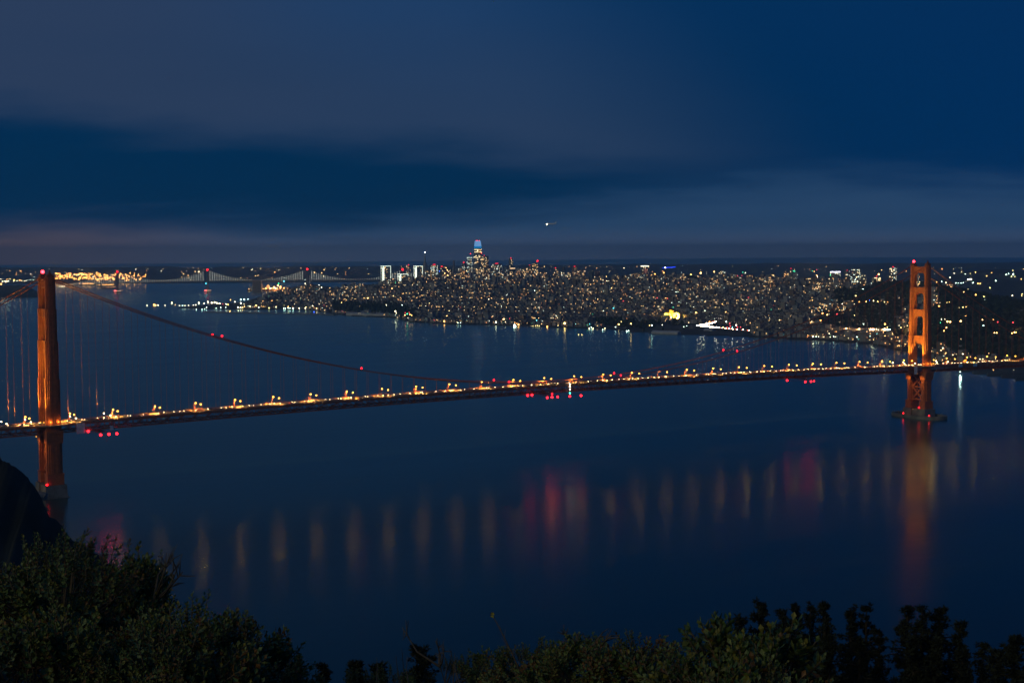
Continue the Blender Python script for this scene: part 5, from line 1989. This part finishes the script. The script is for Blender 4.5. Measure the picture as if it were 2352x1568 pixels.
for sg in (-1, 1):
    m_ = MB()
    pts = []
    u = 140
    while u <= 1010:
        p_ = bb(u, bbv(u, bbc(u)))
        pts.append(p_+FH*sg*10)
        u += 6.5
    m_.tube(pts, .5, 5)
    m_.build('main_cable', STEEL, BB)
u = 140.0
while u < 1008:
    skip = any(abs(u-t_) < 6 for t_ in TU) or 582 < u < 602
    z0 = bbv(u, interp(u, deck_tab)-.2)
    z1 = bbv(u, bbc(u))
    if z1-z0 < 2.0:
        z1 = z0+2.4
    if not skip:
        m_ = MB()
        m_.bar((0, 0, 0), (0, 0, z1-z0), .9)
        o = m_.build('light_strand', G_STR, BB, bb(u, z0)-FH*12)
    u += 5.3
for u, v, m, r, nm in ((649, 657, None, 0, ''), ):
    pass
for u, v, c, lab in ((640, 651, 'g', 'green channel light under the left far span'), (473, 651, 't', 'teal channel light under the far bridge'), (1136/4096*2352, 646, 't', 'teal channel light right of the lit ship')):
    blob('channel_light', lab, 'navigation light', u, v, DB-30, 3.0, CG[c])

# ------------------------------------------------------------------ ships and boats
HULL = mat('ship_hull', (.05, .03, .03), .6)
SUPER = mat('ship_superstructure', (.5, .48, .44), .6)


def ship(u, v, L_, lab, cols, rz, glowmat, ln=5, big=False):
    p = ground(u, v, 0)
    o = empty('ship' if L_ > 60 else 'boat', p, lab, 'ship' if L_ > 60 else 'boat', rz=rz)
    w_ = L_*.16
    h = L_*.07
    m = MB()
    pr = [(-L_/2, -w_/2), (L_*.35, -w_/2), (L_/2, 0), (L_*.35, w_/2), (-L_/2, w_/2)]
    m.prism(pr, -1, h, 0, 1.06)
    m.build('hull', HULL, o)
    m = MB()
    m.box((-L_*.34, 0, h+L_*.06), (L_*.14, w_*.8, L_*.12))
    m.box((-L_*.34, 0, h+L_*.14), (L_*.09, w_*.95, L_*.04))
    m.build('superstructure', SUPER, o)
    m = MB()
    m.bar((-L_*.34, 0, h+L_*.16), (-L_*.34, 0, h+L_*.24), L_*.008)
    m.bar((L_*.3, 0, h), (L_*.3, 0, h+L_*.14), L_*.008)
    m.build('mast', DARKM, o)
    m = MB()
    for q in range(ln):
        m.ball((-L_*.42+L_*.8*q/max(1, ln-1), -w_*.3, h+L_*.03), glowmat[1], 0, 1)
    m.build('deck_lamp', glowmat[0], o)
    return o


sh = ship(637, 668, 170, 'anchored ship blazing with orange deck lights below the far bridge', None, -YAW+.2, (CG['o'], 3.4), 7)
for q, (x_, z_) in enumerate(((-20, 24), (4, 34), (20, 26))):
    m_ = MB()
    m_.ball((x_, 0, z_), 4.6, 0, 1)
    m_.build('deck_flood', glow('ship_flood', (1.0, .42, .12), 14), sh)
lamp('POINT', 'deck_light', 1600000, (1.0, .42, .12), sh, (0, -30, 26), 6)
ship(618, 666, 110, 'anchored ship with white and green deck lights left of the orange one', None, -YAW, (CG['w'], 3.4), 4)
ship(592, 668, 130, 'low barge with a dashed row of red and amber lamps', None, -YAW, (CG['a'], 1.6), 9)
ship(200, 655, 130, 'boat with a long orange light line left of the far bridge', None, -YAW, (CG['o'], 2.0), 12)
ship(245, 657.5, 120, 'boat with a white and orange light line near the far bridge tower', None, -YAW+.1, (CG['o'], 1.9), 10)
ship(252, 663, 110, 'dim boat with a faint orange light line below its brighter neighbour', None, -YAW, (glow('dim_orange', (1, .35, .2), 1.6), 1.6), 12)
ship(142, 659, 45, 'ferry with bright cream lights right of the near bridge tower', None, -YAW+.5, (CG['w'], 2.2), 4)
ship(104, 651, 45, 'ferry with one bright cream light left of the near bridge tower', None, -YAW+.6, (CG['w'], 2.0), 3)
ship(363/1.0, 757, 0.1, 'x', None, 0, (CG['y'], .1), 1) if False else None
ship(1333, 769, 12, 'small boat with a yellow lamp off the marina', None, -YAW, (CG['y'], 1.0), 2)
ship(1029, 741.5, 10, 'small boat with a white lamp off the shore', None, -YAW, (CG['c'], 1.0), 2)

# ------------------------------------------------------------------ aeroplane on approach
ap = at(1267, 514, 5200)
AP = empty('airplane', ap, 'airliner with a bright landing light in the sky right of the blue crown', 'airplane', rz=math.pi-YAW-.5)
PLM = mat('airplane_skin', (.7, .7, .72), .4)
m_ = MB()
m_.tube([(-18, 0, .6), (-14, 0, .2), (-6, 0, 0), (12, 0, 0), (16.5, 0, -.1), (18.5, 0, -.5)], [.3, 1.3, 1.95, 1.95, 1.4, .2], 12)
m_.build('fuselage', PLM, AP, smooth=True)
for sg in (-1, 1):
    m_ = MB()
    m_.add([(3.5, sg*1.6, -.9), (-2.5, sg*1.6, -.9), (-6.2, sg*17, .5), (-4.6, sg*17, .5), (3.5, sg*1.6, -.5), (-2.5, sg*1.6, -.55), (-6.2, sg*17, .62), (-4.6, sg*17, .62)],
           [(0, 1, 2, 3), (7, 6, 5, 4), (0, 3, 7, 4), (1, 0, 4, 5), (2, 1, 5, 6), (3, 2, 6, 7)])
    m_.build('wing', PLM, AP)
    m_ = MB()
    m_.tube([(2.8, sg*5.5, -1.8), (1.5, sg*5.5, -1.8), (-1.2, sg*5.5, -1.7)], [.85, .95, .6], 10)
    m_.build('engine', PLM, AP)
    m_ = MB()
    m_.add([(-14, sg*.6, .9), (-17, sg*.6, .9), (-18, sg*6, 1.3), (-16.8, sg*6, 1.3), (-14, sg*.6, 1.1), (-17, sg*.6, 1.1), (-18, sg*6, 1.4), (-16.8, sg*6, 1.4)],
           [(0, 1, 2, 3), (7, 6, 5, 4), (0, 3, 7, 4), (1, 0, 4, 5), (2, 1, 5, 6), (3, 2, 6, 7)])
    m_.build('tailplane', PLM, AP)
m_ = MB()
m_.add([(-12.5, -.15, 1.6), (-17, -.15, 1.4), (-18.6, -.1, 7), (-16.6, -.1, 7), (-12.5, .15, 1.6), (-17, .15, 1.4), (-18.6, .1, 7), (-16.6, .1, 7)],
       [(0, 1, 2, 3), (7, 6, 5, 4), (0, 3, 7, 4), (1, 0, 4, 5), (2, 1, 5, 6), (3, 2, 6, 7)])
m_.build('fin', PLM, AP)
m_ = MB()
m_.ball((19, 0, -1.2), 1.6, 0, 1)
m_.build('landing_light', glow('landing_light_glow', (1.0, .80, .45), 26), AP)

# ------------------------------------------------------------------ near headland at the left
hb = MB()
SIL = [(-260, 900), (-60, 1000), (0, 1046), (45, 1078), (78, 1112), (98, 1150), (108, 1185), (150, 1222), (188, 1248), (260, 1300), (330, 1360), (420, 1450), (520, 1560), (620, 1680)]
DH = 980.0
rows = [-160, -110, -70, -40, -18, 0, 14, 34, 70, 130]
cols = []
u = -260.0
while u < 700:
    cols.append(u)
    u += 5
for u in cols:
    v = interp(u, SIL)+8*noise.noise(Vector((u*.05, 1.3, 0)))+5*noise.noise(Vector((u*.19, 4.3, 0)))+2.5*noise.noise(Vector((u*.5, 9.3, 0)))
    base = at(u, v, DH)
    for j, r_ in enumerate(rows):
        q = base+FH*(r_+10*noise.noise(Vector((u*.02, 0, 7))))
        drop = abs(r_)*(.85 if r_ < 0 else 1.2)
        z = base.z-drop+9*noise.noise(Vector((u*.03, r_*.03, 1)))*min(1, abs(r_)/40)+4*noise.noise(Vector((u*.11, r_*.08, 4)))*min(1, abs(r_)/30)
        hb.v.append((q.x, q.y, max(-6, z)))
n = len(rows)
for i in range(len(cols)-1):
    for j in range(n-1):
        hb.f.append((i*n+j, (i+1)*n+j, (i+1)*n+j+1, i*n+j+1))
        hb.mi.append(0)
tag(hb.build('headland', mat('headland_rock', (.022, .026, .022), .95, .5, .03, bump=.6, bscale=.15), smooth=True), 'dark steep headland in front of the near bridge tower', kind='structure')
# pale rocks at the tower foot
for u, v, r_ in ((90, 1104, 7), (84, 1098, 6), (97, 1100, 5.5), (78, 1092, 5)):
    g_ = at(u-2, v, 1462)
    m_ = MB()
    m_.ball((0, 0, 0), r_, 0, 1, (1.2, 1, .8), .22)
    o = m_.build('sea_rock', mat('pale_rock', (.16, .15, .145), .9, .3, .2), None, Vector((g_.x, g_.y, r_*.4+max(0, g_.z-6)*.3)))
    tag(o, 'pale rock at the foot of the near bridge tower', 'rock', 'pale rocks at the foot of the near tower')

# ------------------------------------------------------------------ foreground hillside
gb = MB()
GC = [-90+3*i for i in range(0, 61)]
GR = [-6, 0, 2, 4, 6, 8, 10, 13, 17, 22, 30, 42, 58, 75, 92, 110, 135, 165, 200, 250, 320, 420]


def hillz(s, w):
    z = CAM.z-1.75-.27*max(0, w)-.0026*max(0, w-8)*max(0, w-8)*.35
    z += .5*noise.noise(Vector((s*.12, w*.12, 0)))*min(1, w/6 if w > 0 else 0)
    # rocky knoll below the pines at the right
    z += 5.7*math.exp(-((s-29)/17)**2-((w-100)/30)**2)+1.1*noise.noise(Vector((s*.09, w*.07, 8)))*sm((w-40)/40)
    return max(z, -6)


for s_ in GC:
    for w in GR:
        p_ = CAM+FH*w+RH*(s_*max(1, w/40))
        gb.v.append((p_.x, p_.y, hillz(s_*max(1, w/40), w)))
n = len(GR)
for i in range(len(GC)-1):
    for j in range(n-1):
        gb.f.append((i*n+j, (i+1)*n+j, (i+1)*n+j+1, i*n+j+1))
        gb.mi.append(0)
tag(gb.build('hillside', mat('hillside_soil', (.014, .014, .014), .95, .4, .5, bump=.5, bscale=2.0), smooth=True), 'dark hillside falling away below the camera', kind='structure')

# ------------------------------------------------------------------ bushes
LEAFM = [mat('leaf_green_'+n_, c_, .55, .3, 6.0, spec=.4) for n_, c_ in (('mid', (.075, .120, .030)), ('pale', (.130, .165, .055)), ('olive', (.145, .135, .024)), ('dry', (.135, .066, .022)))]
TWIG = mat('twig_bark', (.11, .085, .06), .9, .3, 20)


def leaf(mb, p, dirv, nrm, L_, w_, mi):
    side = dirv.cross(nrm).normalized()
    a = p
    b_ = p+dirv*L_*.62+side*w_/2
    c_ = p+dirv*L_+nrm*L_*.08
    d_ = p+dirv*L_*.62-side*w_/2
    e_ = p+dirv*L_*.55-nrm*L_*.10
    mb.add([a, b_, c_, d_, e_], [(0, 1, 4), (1, 2, 4), (2, 3, 4), (3, 0, 4)], mi)


def rvec(r):
    while True:
        v_ = Vector((r.uniform(-1, 1), r.uniform(-1, 1), r.uniform(-1, 1)))
        if .05 < v_.length < 1:
            return v_.normalized()


def sprig(lm, tm, base, axis, L_, leafL, r, nl, dry=.1):
    axis = axis.normalized()
    bend = rvec(r)*.22
    pts_ = [base, base+axis*L_*.5+bend*L_*.15, base+(axis+bend*.5).normalized()*L_]
    tm.tube(pts_, [leafL*.10, leafL*.08, leafL*.05], 4, 0, cap=False)
    up_ = (pts_[2]-pts_[0]).normalized()
    s1 = up_.orthogonal().normalized()
    s2 = up_.cross(s1)
    ph = r.random()*6.28
    base_mi = r.choices((0, 1, 2), (5, 3, 2))[0]
    for q in range(nl):
        f_ = .12+.88*(q+1)/nl
        an = ph+q*2.4
        out = s1*math.cos(an)+s2*math.sin(an)
        dv = (out*(1.0-.55*f_*f_)+up_*(.05+.75*f_)).normalized()
        nn = (up_*(1.0-.6*f_)-out*.6*f_+rvec(r)*.25).normalized()
        nn = (nn-dv*nn.dot(dv)).normalized()
        pos = pts_[0]+(pts_[2]-pts_[0])*f_
        ll = leafL*r.uniform(.7, 1.15)*(1.0 if f_ < .85 else .75)
        mi = 3 if r.random() < dry else (base_mi if r.random() < .7 else r.randrange(3))
        leaf(lm, pos, dv, nn, ll, ll*.60, mi)


def bush(lab, lobes, leafL, nsp, r, dry=.1, twigs=6, spl=3.6, nl=13, name='bush', root=None, du=0, dv=0):
    """lobes: (u, v, D, radius across, radius up): rounded masses of leafy shoots on woody stems"""
    cs = [(at(u+du, v+dv, D), ra, rb) for u, v, D, ra, rb in lobes]
    if root is None:
        root = sum((c_[0] for c_ in cs), Vector())/len(cs)
        s_ = (root-CAM).dot(RH)
        w_ = (root-CAM).dot(FH)
        root = Vector((root.x, root.y, hillz(s_, w_)-.05))
    O = empty(name, root, lab, 'bush')
    lm, tm = MB(), MB()
    wts = [ra*rb for _, ra, rb in cs]
    clumps = []
    for q in range(max(18, nsp//13)):
        c_, ra, rb = r.choices(cs, wts)[0]
        dv = rvec(r)
        if dv.z < -.35:
            dv.z = -dv.z
        if dv.dot(FH) > .35 and r.random() < .75:
            dv = dv-FH*(2*dv.dot(FH))
        clumps.append((c_, ra, rb, dv, r.uniform(.62, 1.10), r.choice((.6, .8, 1.0, 1.0, 1.25, 1.5)), dry*r.choice((.2, .5, 1, 1, 4))))
    for q in range(nsp):
        c_, ra, rb, dv, k_, ls, dry_ = r.choice(clumps)
        dv = (dv+rvec(r)*r.uniform(0, .40)).normalized()
        k_ = k_*r.uniform(.84, 1.06)
        p_ = c_+Vector((dv.x*ra, dv.y*ra, dv.z*rb))*k_
        ax = (dv*.9+Vector((0, 0, .8))+rvec(r)*.55)
        L_ = leafL*spl*r.uniform(.6, 1.5)
        sprig(lm, tm, p_-root, ax, L_*(.6+.4*ls), leafL*ls, r, nl, min(.8, dry_))
        if r.random() < .22:
            ib_ = c_+Vector((dv.x*ra, dv.y*ra, dv.z*rb))*(k_*.35)-Vector((0, 0, rb*.2))
            tm.tube([ib_-root, (ib_+p_)/2-root+rvec(r)*leafL, p_-root], [leafL*.22, leafL*.16, leafL*.09], 4, 0, cap=False)
    bm_ = MB()
    for c_, ra, rb in cs:
        e_ = c_-Vector((0, 0, rb*.3))-root
        mid_ = e_*.5+rvec(r)*ra*.3
        bm_.tube([Vector((0, 0, 0)), mid_, e_], [leafL*.9, leafL*.6, leafL*.3], 6)
        for q in range(twigs):
            dv = rvec(r)
            dv.z = abs(dv.z)+.2
            t_ = e_+Vector((dv.x*ra, dv.y*ra, dv.z*rb))*.8
            bm_.tube([e_*.9, (e_*.9+t_)/2+rvec(r)*ra*.12, t_], [leafL*.32, leafL*.22, leafL*.1], 5)
    bm_.build('branch', TWIG, O)
    tag(lm.build('foliage', LEAFM, O), kind='stuff')
    tag(tm.build('twig', TWIG, O), kind='stuff')
    return O


rb_ = random.Random(101)
bush('broad green bush filling the lower left corner',
     [(-60, 1420, 8.6, .55, .38), (60, 1400, 8.4, .55, .36), (150, 1380, 8.0, .45, .34), (40, 1540, 7.2, .45, .30), (170, 1530, 7.0, .42, .30), (-80, 1570, 6.8, .5, .3)], .030, 1700, rb_, .14, dv=40)
bush('tall spiky green bush behind the lower left corner bush, near the bare twigs',
     [(250, 1372, 8.8, .30, .30), (325, 1378, 9.0, .18, .26), (372, 1385, 8.8, .10, .18), (300, 1450, 8.2, .36, .26)], .030, 900, rb_, .12, dv=44, du=-8)
bush('dense rounded green bush sloping down from the left corner towards the middle',
     [(450, 1490, 7.6, .40, .24), (540, 1510, 7.6, .34, .22), (610, 1545, 7.8, .26, .20), (400, 1560, 6.9, .42, .28), (530, 1600, 7.0, .40, .24), (660, 1590, 7.6, .22, .16)], .029, 1500, rb_, .10, dv=46, du=-20)
bush('bright broad-leaved bush at the bottom right of centre',
     [(1640, 1545, 5.4, .20, .12), (1720, 1560, 5.2, .20, .12), (1560, 1575, 5.2, .20, .10), (1790, 1600, 5.0, .14, .09), (1670, 1610, 4.8, .25, .10)], .030, 560, rb_, .06, spl=3.0, nl=11, dv=22)
bush('greyish low bush at the bottom centre left of the bright leaved bush',
     [(1330, 1560, 6.4, .26, .10), (1430, 1555, 6.3, .26, .12), (1490, 1540, 6.2, .16, .12), (1250, 1585, 6.6, .22, .10)], .022, 620, rb_, .16, dv=14)
bush('dark feathery shrub behind the greyish bush at the bottom centre',
     [(1290, 1530, 9.5, .28, .12), (1370, 1520, 9.6, .24, .14), (1200, 1548, 9.2, .28, .12), (1110, 1560, 9.4, .26, .12), (1020, 1572, 9.6, .26, .13), (930, 1590, 9.8, .28, .12), (850, 1604, 10, .24, .12)], .020, 900, rb_, .05)
# a bush close beside the camera gets extra shoots that stand clear of the mass
def shoots(lab, arr, leafL, name='shoot'):
    for u, v, D, h in arr:
        tip = at(u, v, D)
        O = empty(name, tip-Vector((0, 0, h)), lab, 'plant', 'leafy shoots standing clear of the left bushes')
        lm, tm = MB(), MB()
        for q in range(3):
            sprig(lm, tm, Vector((0, 0, h*(.30*q))), Vector((rb_.uniform(-.15, .15), rb_.uniform(-.15, .15), 1)), h*.40, leafL, rb_, 14, .05)
        tm.tube([(0, 0, -h*.6), (0, 0, h*.7)], [leafL*.16, leafL*.1], 4)
        tag(lm.build('foliage', LEAFM, O), kind='stuff')
        tm.build('stem', TWIG, O)


shoots('upright leafy shoot rising from the left bushes', [(293, 1240, 8.6, .30), (372, 1268, 8.6, .30), (565, 1408, 7.4, .20), (466, 1400, 7.5, .18), (690, 1506, 7.6, .14), (640, 1470, 7.6, .14), (508, 1428, 7.5, .14), (430, 1385, 7.6, .14), (130, 1252, 8.2, .22), (62, 1256, 8.2, .2)], .030)


# bare twigs beside the left bush
def bare(lab, base, tips, D, grp=None, name='bare_branch'):
    p0 = at(*base, D)
    O = MB()
    for u, v in tips:
        t_ = at(u, v, D+rb_.uniform(-.25, .25))-p0
        md = t_*.5+rvec(rb_)*t_.length*.12
        w_ = .4 if name == 'dry_stalk' else 1.0
        O.tube([(0, 0, 0), md, t_], [.009*w_, .006*w_, .003*w_], 5)
        for q in range(2 if name == 'dry_stalk' else 5):
            f_ = rb_.uniform(.35, .95)
            s_ = md.lerp(t_, f_)
            e_ = s_+(t_.normalized()*.6+rvec(rb_)*.9)*t_.length*(.08 if name == 'dry_stalk' else .22)
            O.tube([s_, e_], [.004*w_, .002*w_], 4)
    o = O.build(name, TWIG, None, p0)
    tag(o, lab, 'branch', grp)


bare('dark bare twisted branches sticking out right of the left bush', (352, 1385), [(414, 1292), (398, 1272), (420, 1312), (408, 1338), (388, 1284), (402, 1320)], 8.2)
bare('thin bare stick standing up at the edge of the headland', (186, 1256), [(197, 1226)], 9.0)
bare('fine dry stalks above the bottom centre bushes', (1330, 1500), [(1290, 1452), (1302, 1460), (1325, 1455), (1352, 1470), (1385, 1450), (1405, 1458)], 8.5)
bare('thin dry stalk pair above the dark shrub left of centre', (1010, 1530), [(1003, 1474), (1020, 1490), (1008, 1500), (924, 1440)], 9.5)

for q in range(16):
    u_ = rb_.uniform(820, 1560)
    v_ = rb_.uniform(1462, 1520)
    D_ = rb_.uniform(7.5, 9.5)
    bare('thin dry grass stalk rising from the low bushes at the bottom', (u_+rb_.uniform(-14, 14), 1568), [(u_, v_)], D_, 'dry stalks in the bottom bushes', 'dry_stalk')

# single flowering stalk
fs_ = at(1192, 1535, 7.0)
ft = at(1131, 1411, 7.0)
FLW = empty('flower_stalk', fs_, 'thin leaning stalk with a small yellow flower head above the bottom bushes', 'flower')
t_ = ft-fs_
m_ = MB()
m_.tube([(0, 0, 0), t_*.35+Vector((0, 0, .008)), t_*.7+Vector((0, 0, .006)), t_], [.0035, .003, .0025, .002], 5)
for f_ in (.25, .4, .55, .62):
    m_.tube([t_*f_, t_*f_+RH*rb_.uniform(-.05, .03)+Vector((0, 0, .05))], [.002, .001], 4)
m_.build('stem', mat('dry_stem', (.13, .085, .05), .9), FLW)
m_ = MB()
for q in range(9):
    an = q*.7
    dv = (RH*math.cos(an)+Vector((0, 0, 1))*math.sin(an)-FH*.4).normalized()
    leaf(m_, t_+rvec(rb_)*.004, dv, (-FH+rvec(rb_)*.3).normalized(), .013, .008, 0)
m_.build('flower_head', mat('yellow_petal', (.42, .36, .03), .6), FLW)

# ------------------------------------------------------------------ pines on the right
NEED = mat('pine_needle', (.016, .022, .014), .9, .4, .8)
BARK = mat('pine_bark', (.035, .028, .022), .95, .3, 2)


def pine(u, vtop, D, wpx, lab, r, h=None, lean=0.0, sparse=1.0, group=None):
    top = at(u, vtop, D)
    s_ = (top-CAM).dot(RH)
    zg = min(hillz(s_, D), top.z-6)
    zg = max(zg, top.z-(h or 22))
    H_ = top.z-zg
    O = empty('pine_tree', (top.x, top.y, zg), lab, 'tree', group)
    m = MB()
    lx = lean*H_
    m.tube([(0, 0, -2), (lx*.3, 0, H_*.4), (lx*.7, 0, H_*.75), (lx, 0, H_*.98)], [H_*.022, H_*.016, H_*.010, H_*.003], 7)
    cm_ = MB()
    Wd = wpx/FV*D/2
    nlev = int(27*sparse)
    for q in range(nlev):
        f_ = .10+.90*(q+.5)/nlev
        shp = .20+1.7*math.sin(min(1, (1-f_)/.66)*math.pi/2)**1.05
        for b_ in range(r.choice((2, 3, 3, 4))):
            an = r.random()*6.283
            L_ = Wd*shp*r.uniform(.25, 1.35)+.2
            st_ = Vector((lx*f_, 0, H_*f_))
            dv = Vector((math.cos(an), math.sin(an), r.uniform(.05, .45)))
            en = st_+dv*L_
            m.tube([st_, (st_+en)/2+Vector((0, 0, L_*.06)), en], [H_*.0055, H_*.004, H_*.002], 4, 0, cap=False)
            nc = 4+int(L_*2.2)
            for c_ in range(nc):
                g_ = .25+.8*c_/max(1, nc-1)
                pc_ = st_+dv*(L_*g_)+rvec(r)*(.40*L_**.5)
                cr_ = r.uniform(.25, .72)*(.7+.12*Wd)
                for t_ in range(18):
                    dd_ = rvec(r)
                    dd_.z = dd_.z*.8+.18
                    a_ = pc_+dd_*cr_*r.uniform(.1, .45)
                    sd_ = dd_.cross(rvec(r))
                    if sd_.length < .05:
                        continue
                    sd_ = sd_.normalized()*cr_*.20
                    cm_.add([a_-sd_, a_+sd_, a_+dd_*cr_*.75], [(0, 1, 2)])
    m.build('trunk', BARK, O)
    tag(cm_.build('crown', NEED, O), kind='stuff')
    return O


rpn = random.Random(55)
for u, v, D, w_, lab, kw in (
        (1752, 1385, 150, 66, 'tall pine at the left end of the dark pine group, with a rounded top', {}),
        (1716, 1418, 148, 52, 'lower bushy pine leaning out at the far left of the pine group', {'lean': -.04}),
        (1797, 1400, 160, 50, 'mid-height pine second in the pine group from its left end', {}),
        (1824, 1388, 155, 50, 'narrow pointed pine near the middle of the left pine clump', {}),
        (1862, 1392, 158, 58, 'ragged pine left of the tallest straight one in the left clump', {'sparse': .8}),
        (1895, 1384, 150, 56, 'straight tall pine closing the left clump at the gap', {}),
        (1955, 1398, 165, 58, 'slim pine left in the small middle pair', {}),
        (1990, 1392, 165, 52, 'pine with a thin flag-like top in the small middle pair', {'sparse': .8}),
        (2020, 1450, 160, 44, 'small pine at the right foot of the middle pair', {}),
        (2085, 1396, 155, 64, 'forked pine with a bare side branch at the left of the right clump', {'sparse': .9}),
        (2118, 1394, 150, 58, 'round-topped pine in the middle of the right clump', {}),
        (2158, 1398, 152, 62, 'broad pine at the crest of the right clump', {}),
        (2190, 1432, 150, 54, 'sloping pine on the right flank of the right clump', {'lean': .05}),
        (2212, 1490, 145, 40, 'lowest pine at the right end of the right clump', {}),
        (2258, 1480, 150, 40, 'lone small pine in the gap before the right edge', {}),
        (2330, 1462, 135, 90, 'big dark pine cut by the right edge of the picture', {}),
        (2290, 1500, 138, 54, 'bushy pine just left of the one cut by the right edge', {}),
        (1738, 1470, 146, 60, 'shaggy low pine under the left end of the pine group', {}),
        (1780, 1450, 150, 64, 'bushy pine filling the foot of the left clump', {}),
        (1845, 1455, 150, 66, 'broad low pine under the middle of the left clump', {}),
        (1905, 1465, 146, 60, 'broad low pine under the right end of the left clump', {}),
        (1975, 1465, 150, 62, 'low pine under the small middle pair', {}),
        (2100, 1465, 148, 66, 'low bushy pine under the left of the right clump', {}),
        (2150, 1468, 148, 66, 'low bushy pine under the crest of the right clump', {}),
        (1612, 1478, 190, 20, 'first tiny dark pine behind the bright leaved bush', {}),
        (1655, 1472, 190, 22, 'second tiny dark pine behind the bright leaved bush', {}),
        (1680, 1470, 190, 20, 'third tiny dark pine, nearest the large pine group', {}),
        (966, 1486, 120, 62, 'dark round pine crown rising from the bottom left of centre', {}),
        (742, 1526, 130, 36, 'small dark pine top at the bottom edge beside the left bush', {}),
        (818, 1520, 125, 36, 'dark pine top at the bottom edge right of the small one', {}),
        (868, 1532, 122, 44, 'low dark pine top between two others at the bottom edge', {})):
    pine(u, v, D, w_, lab, rpn, **kw)
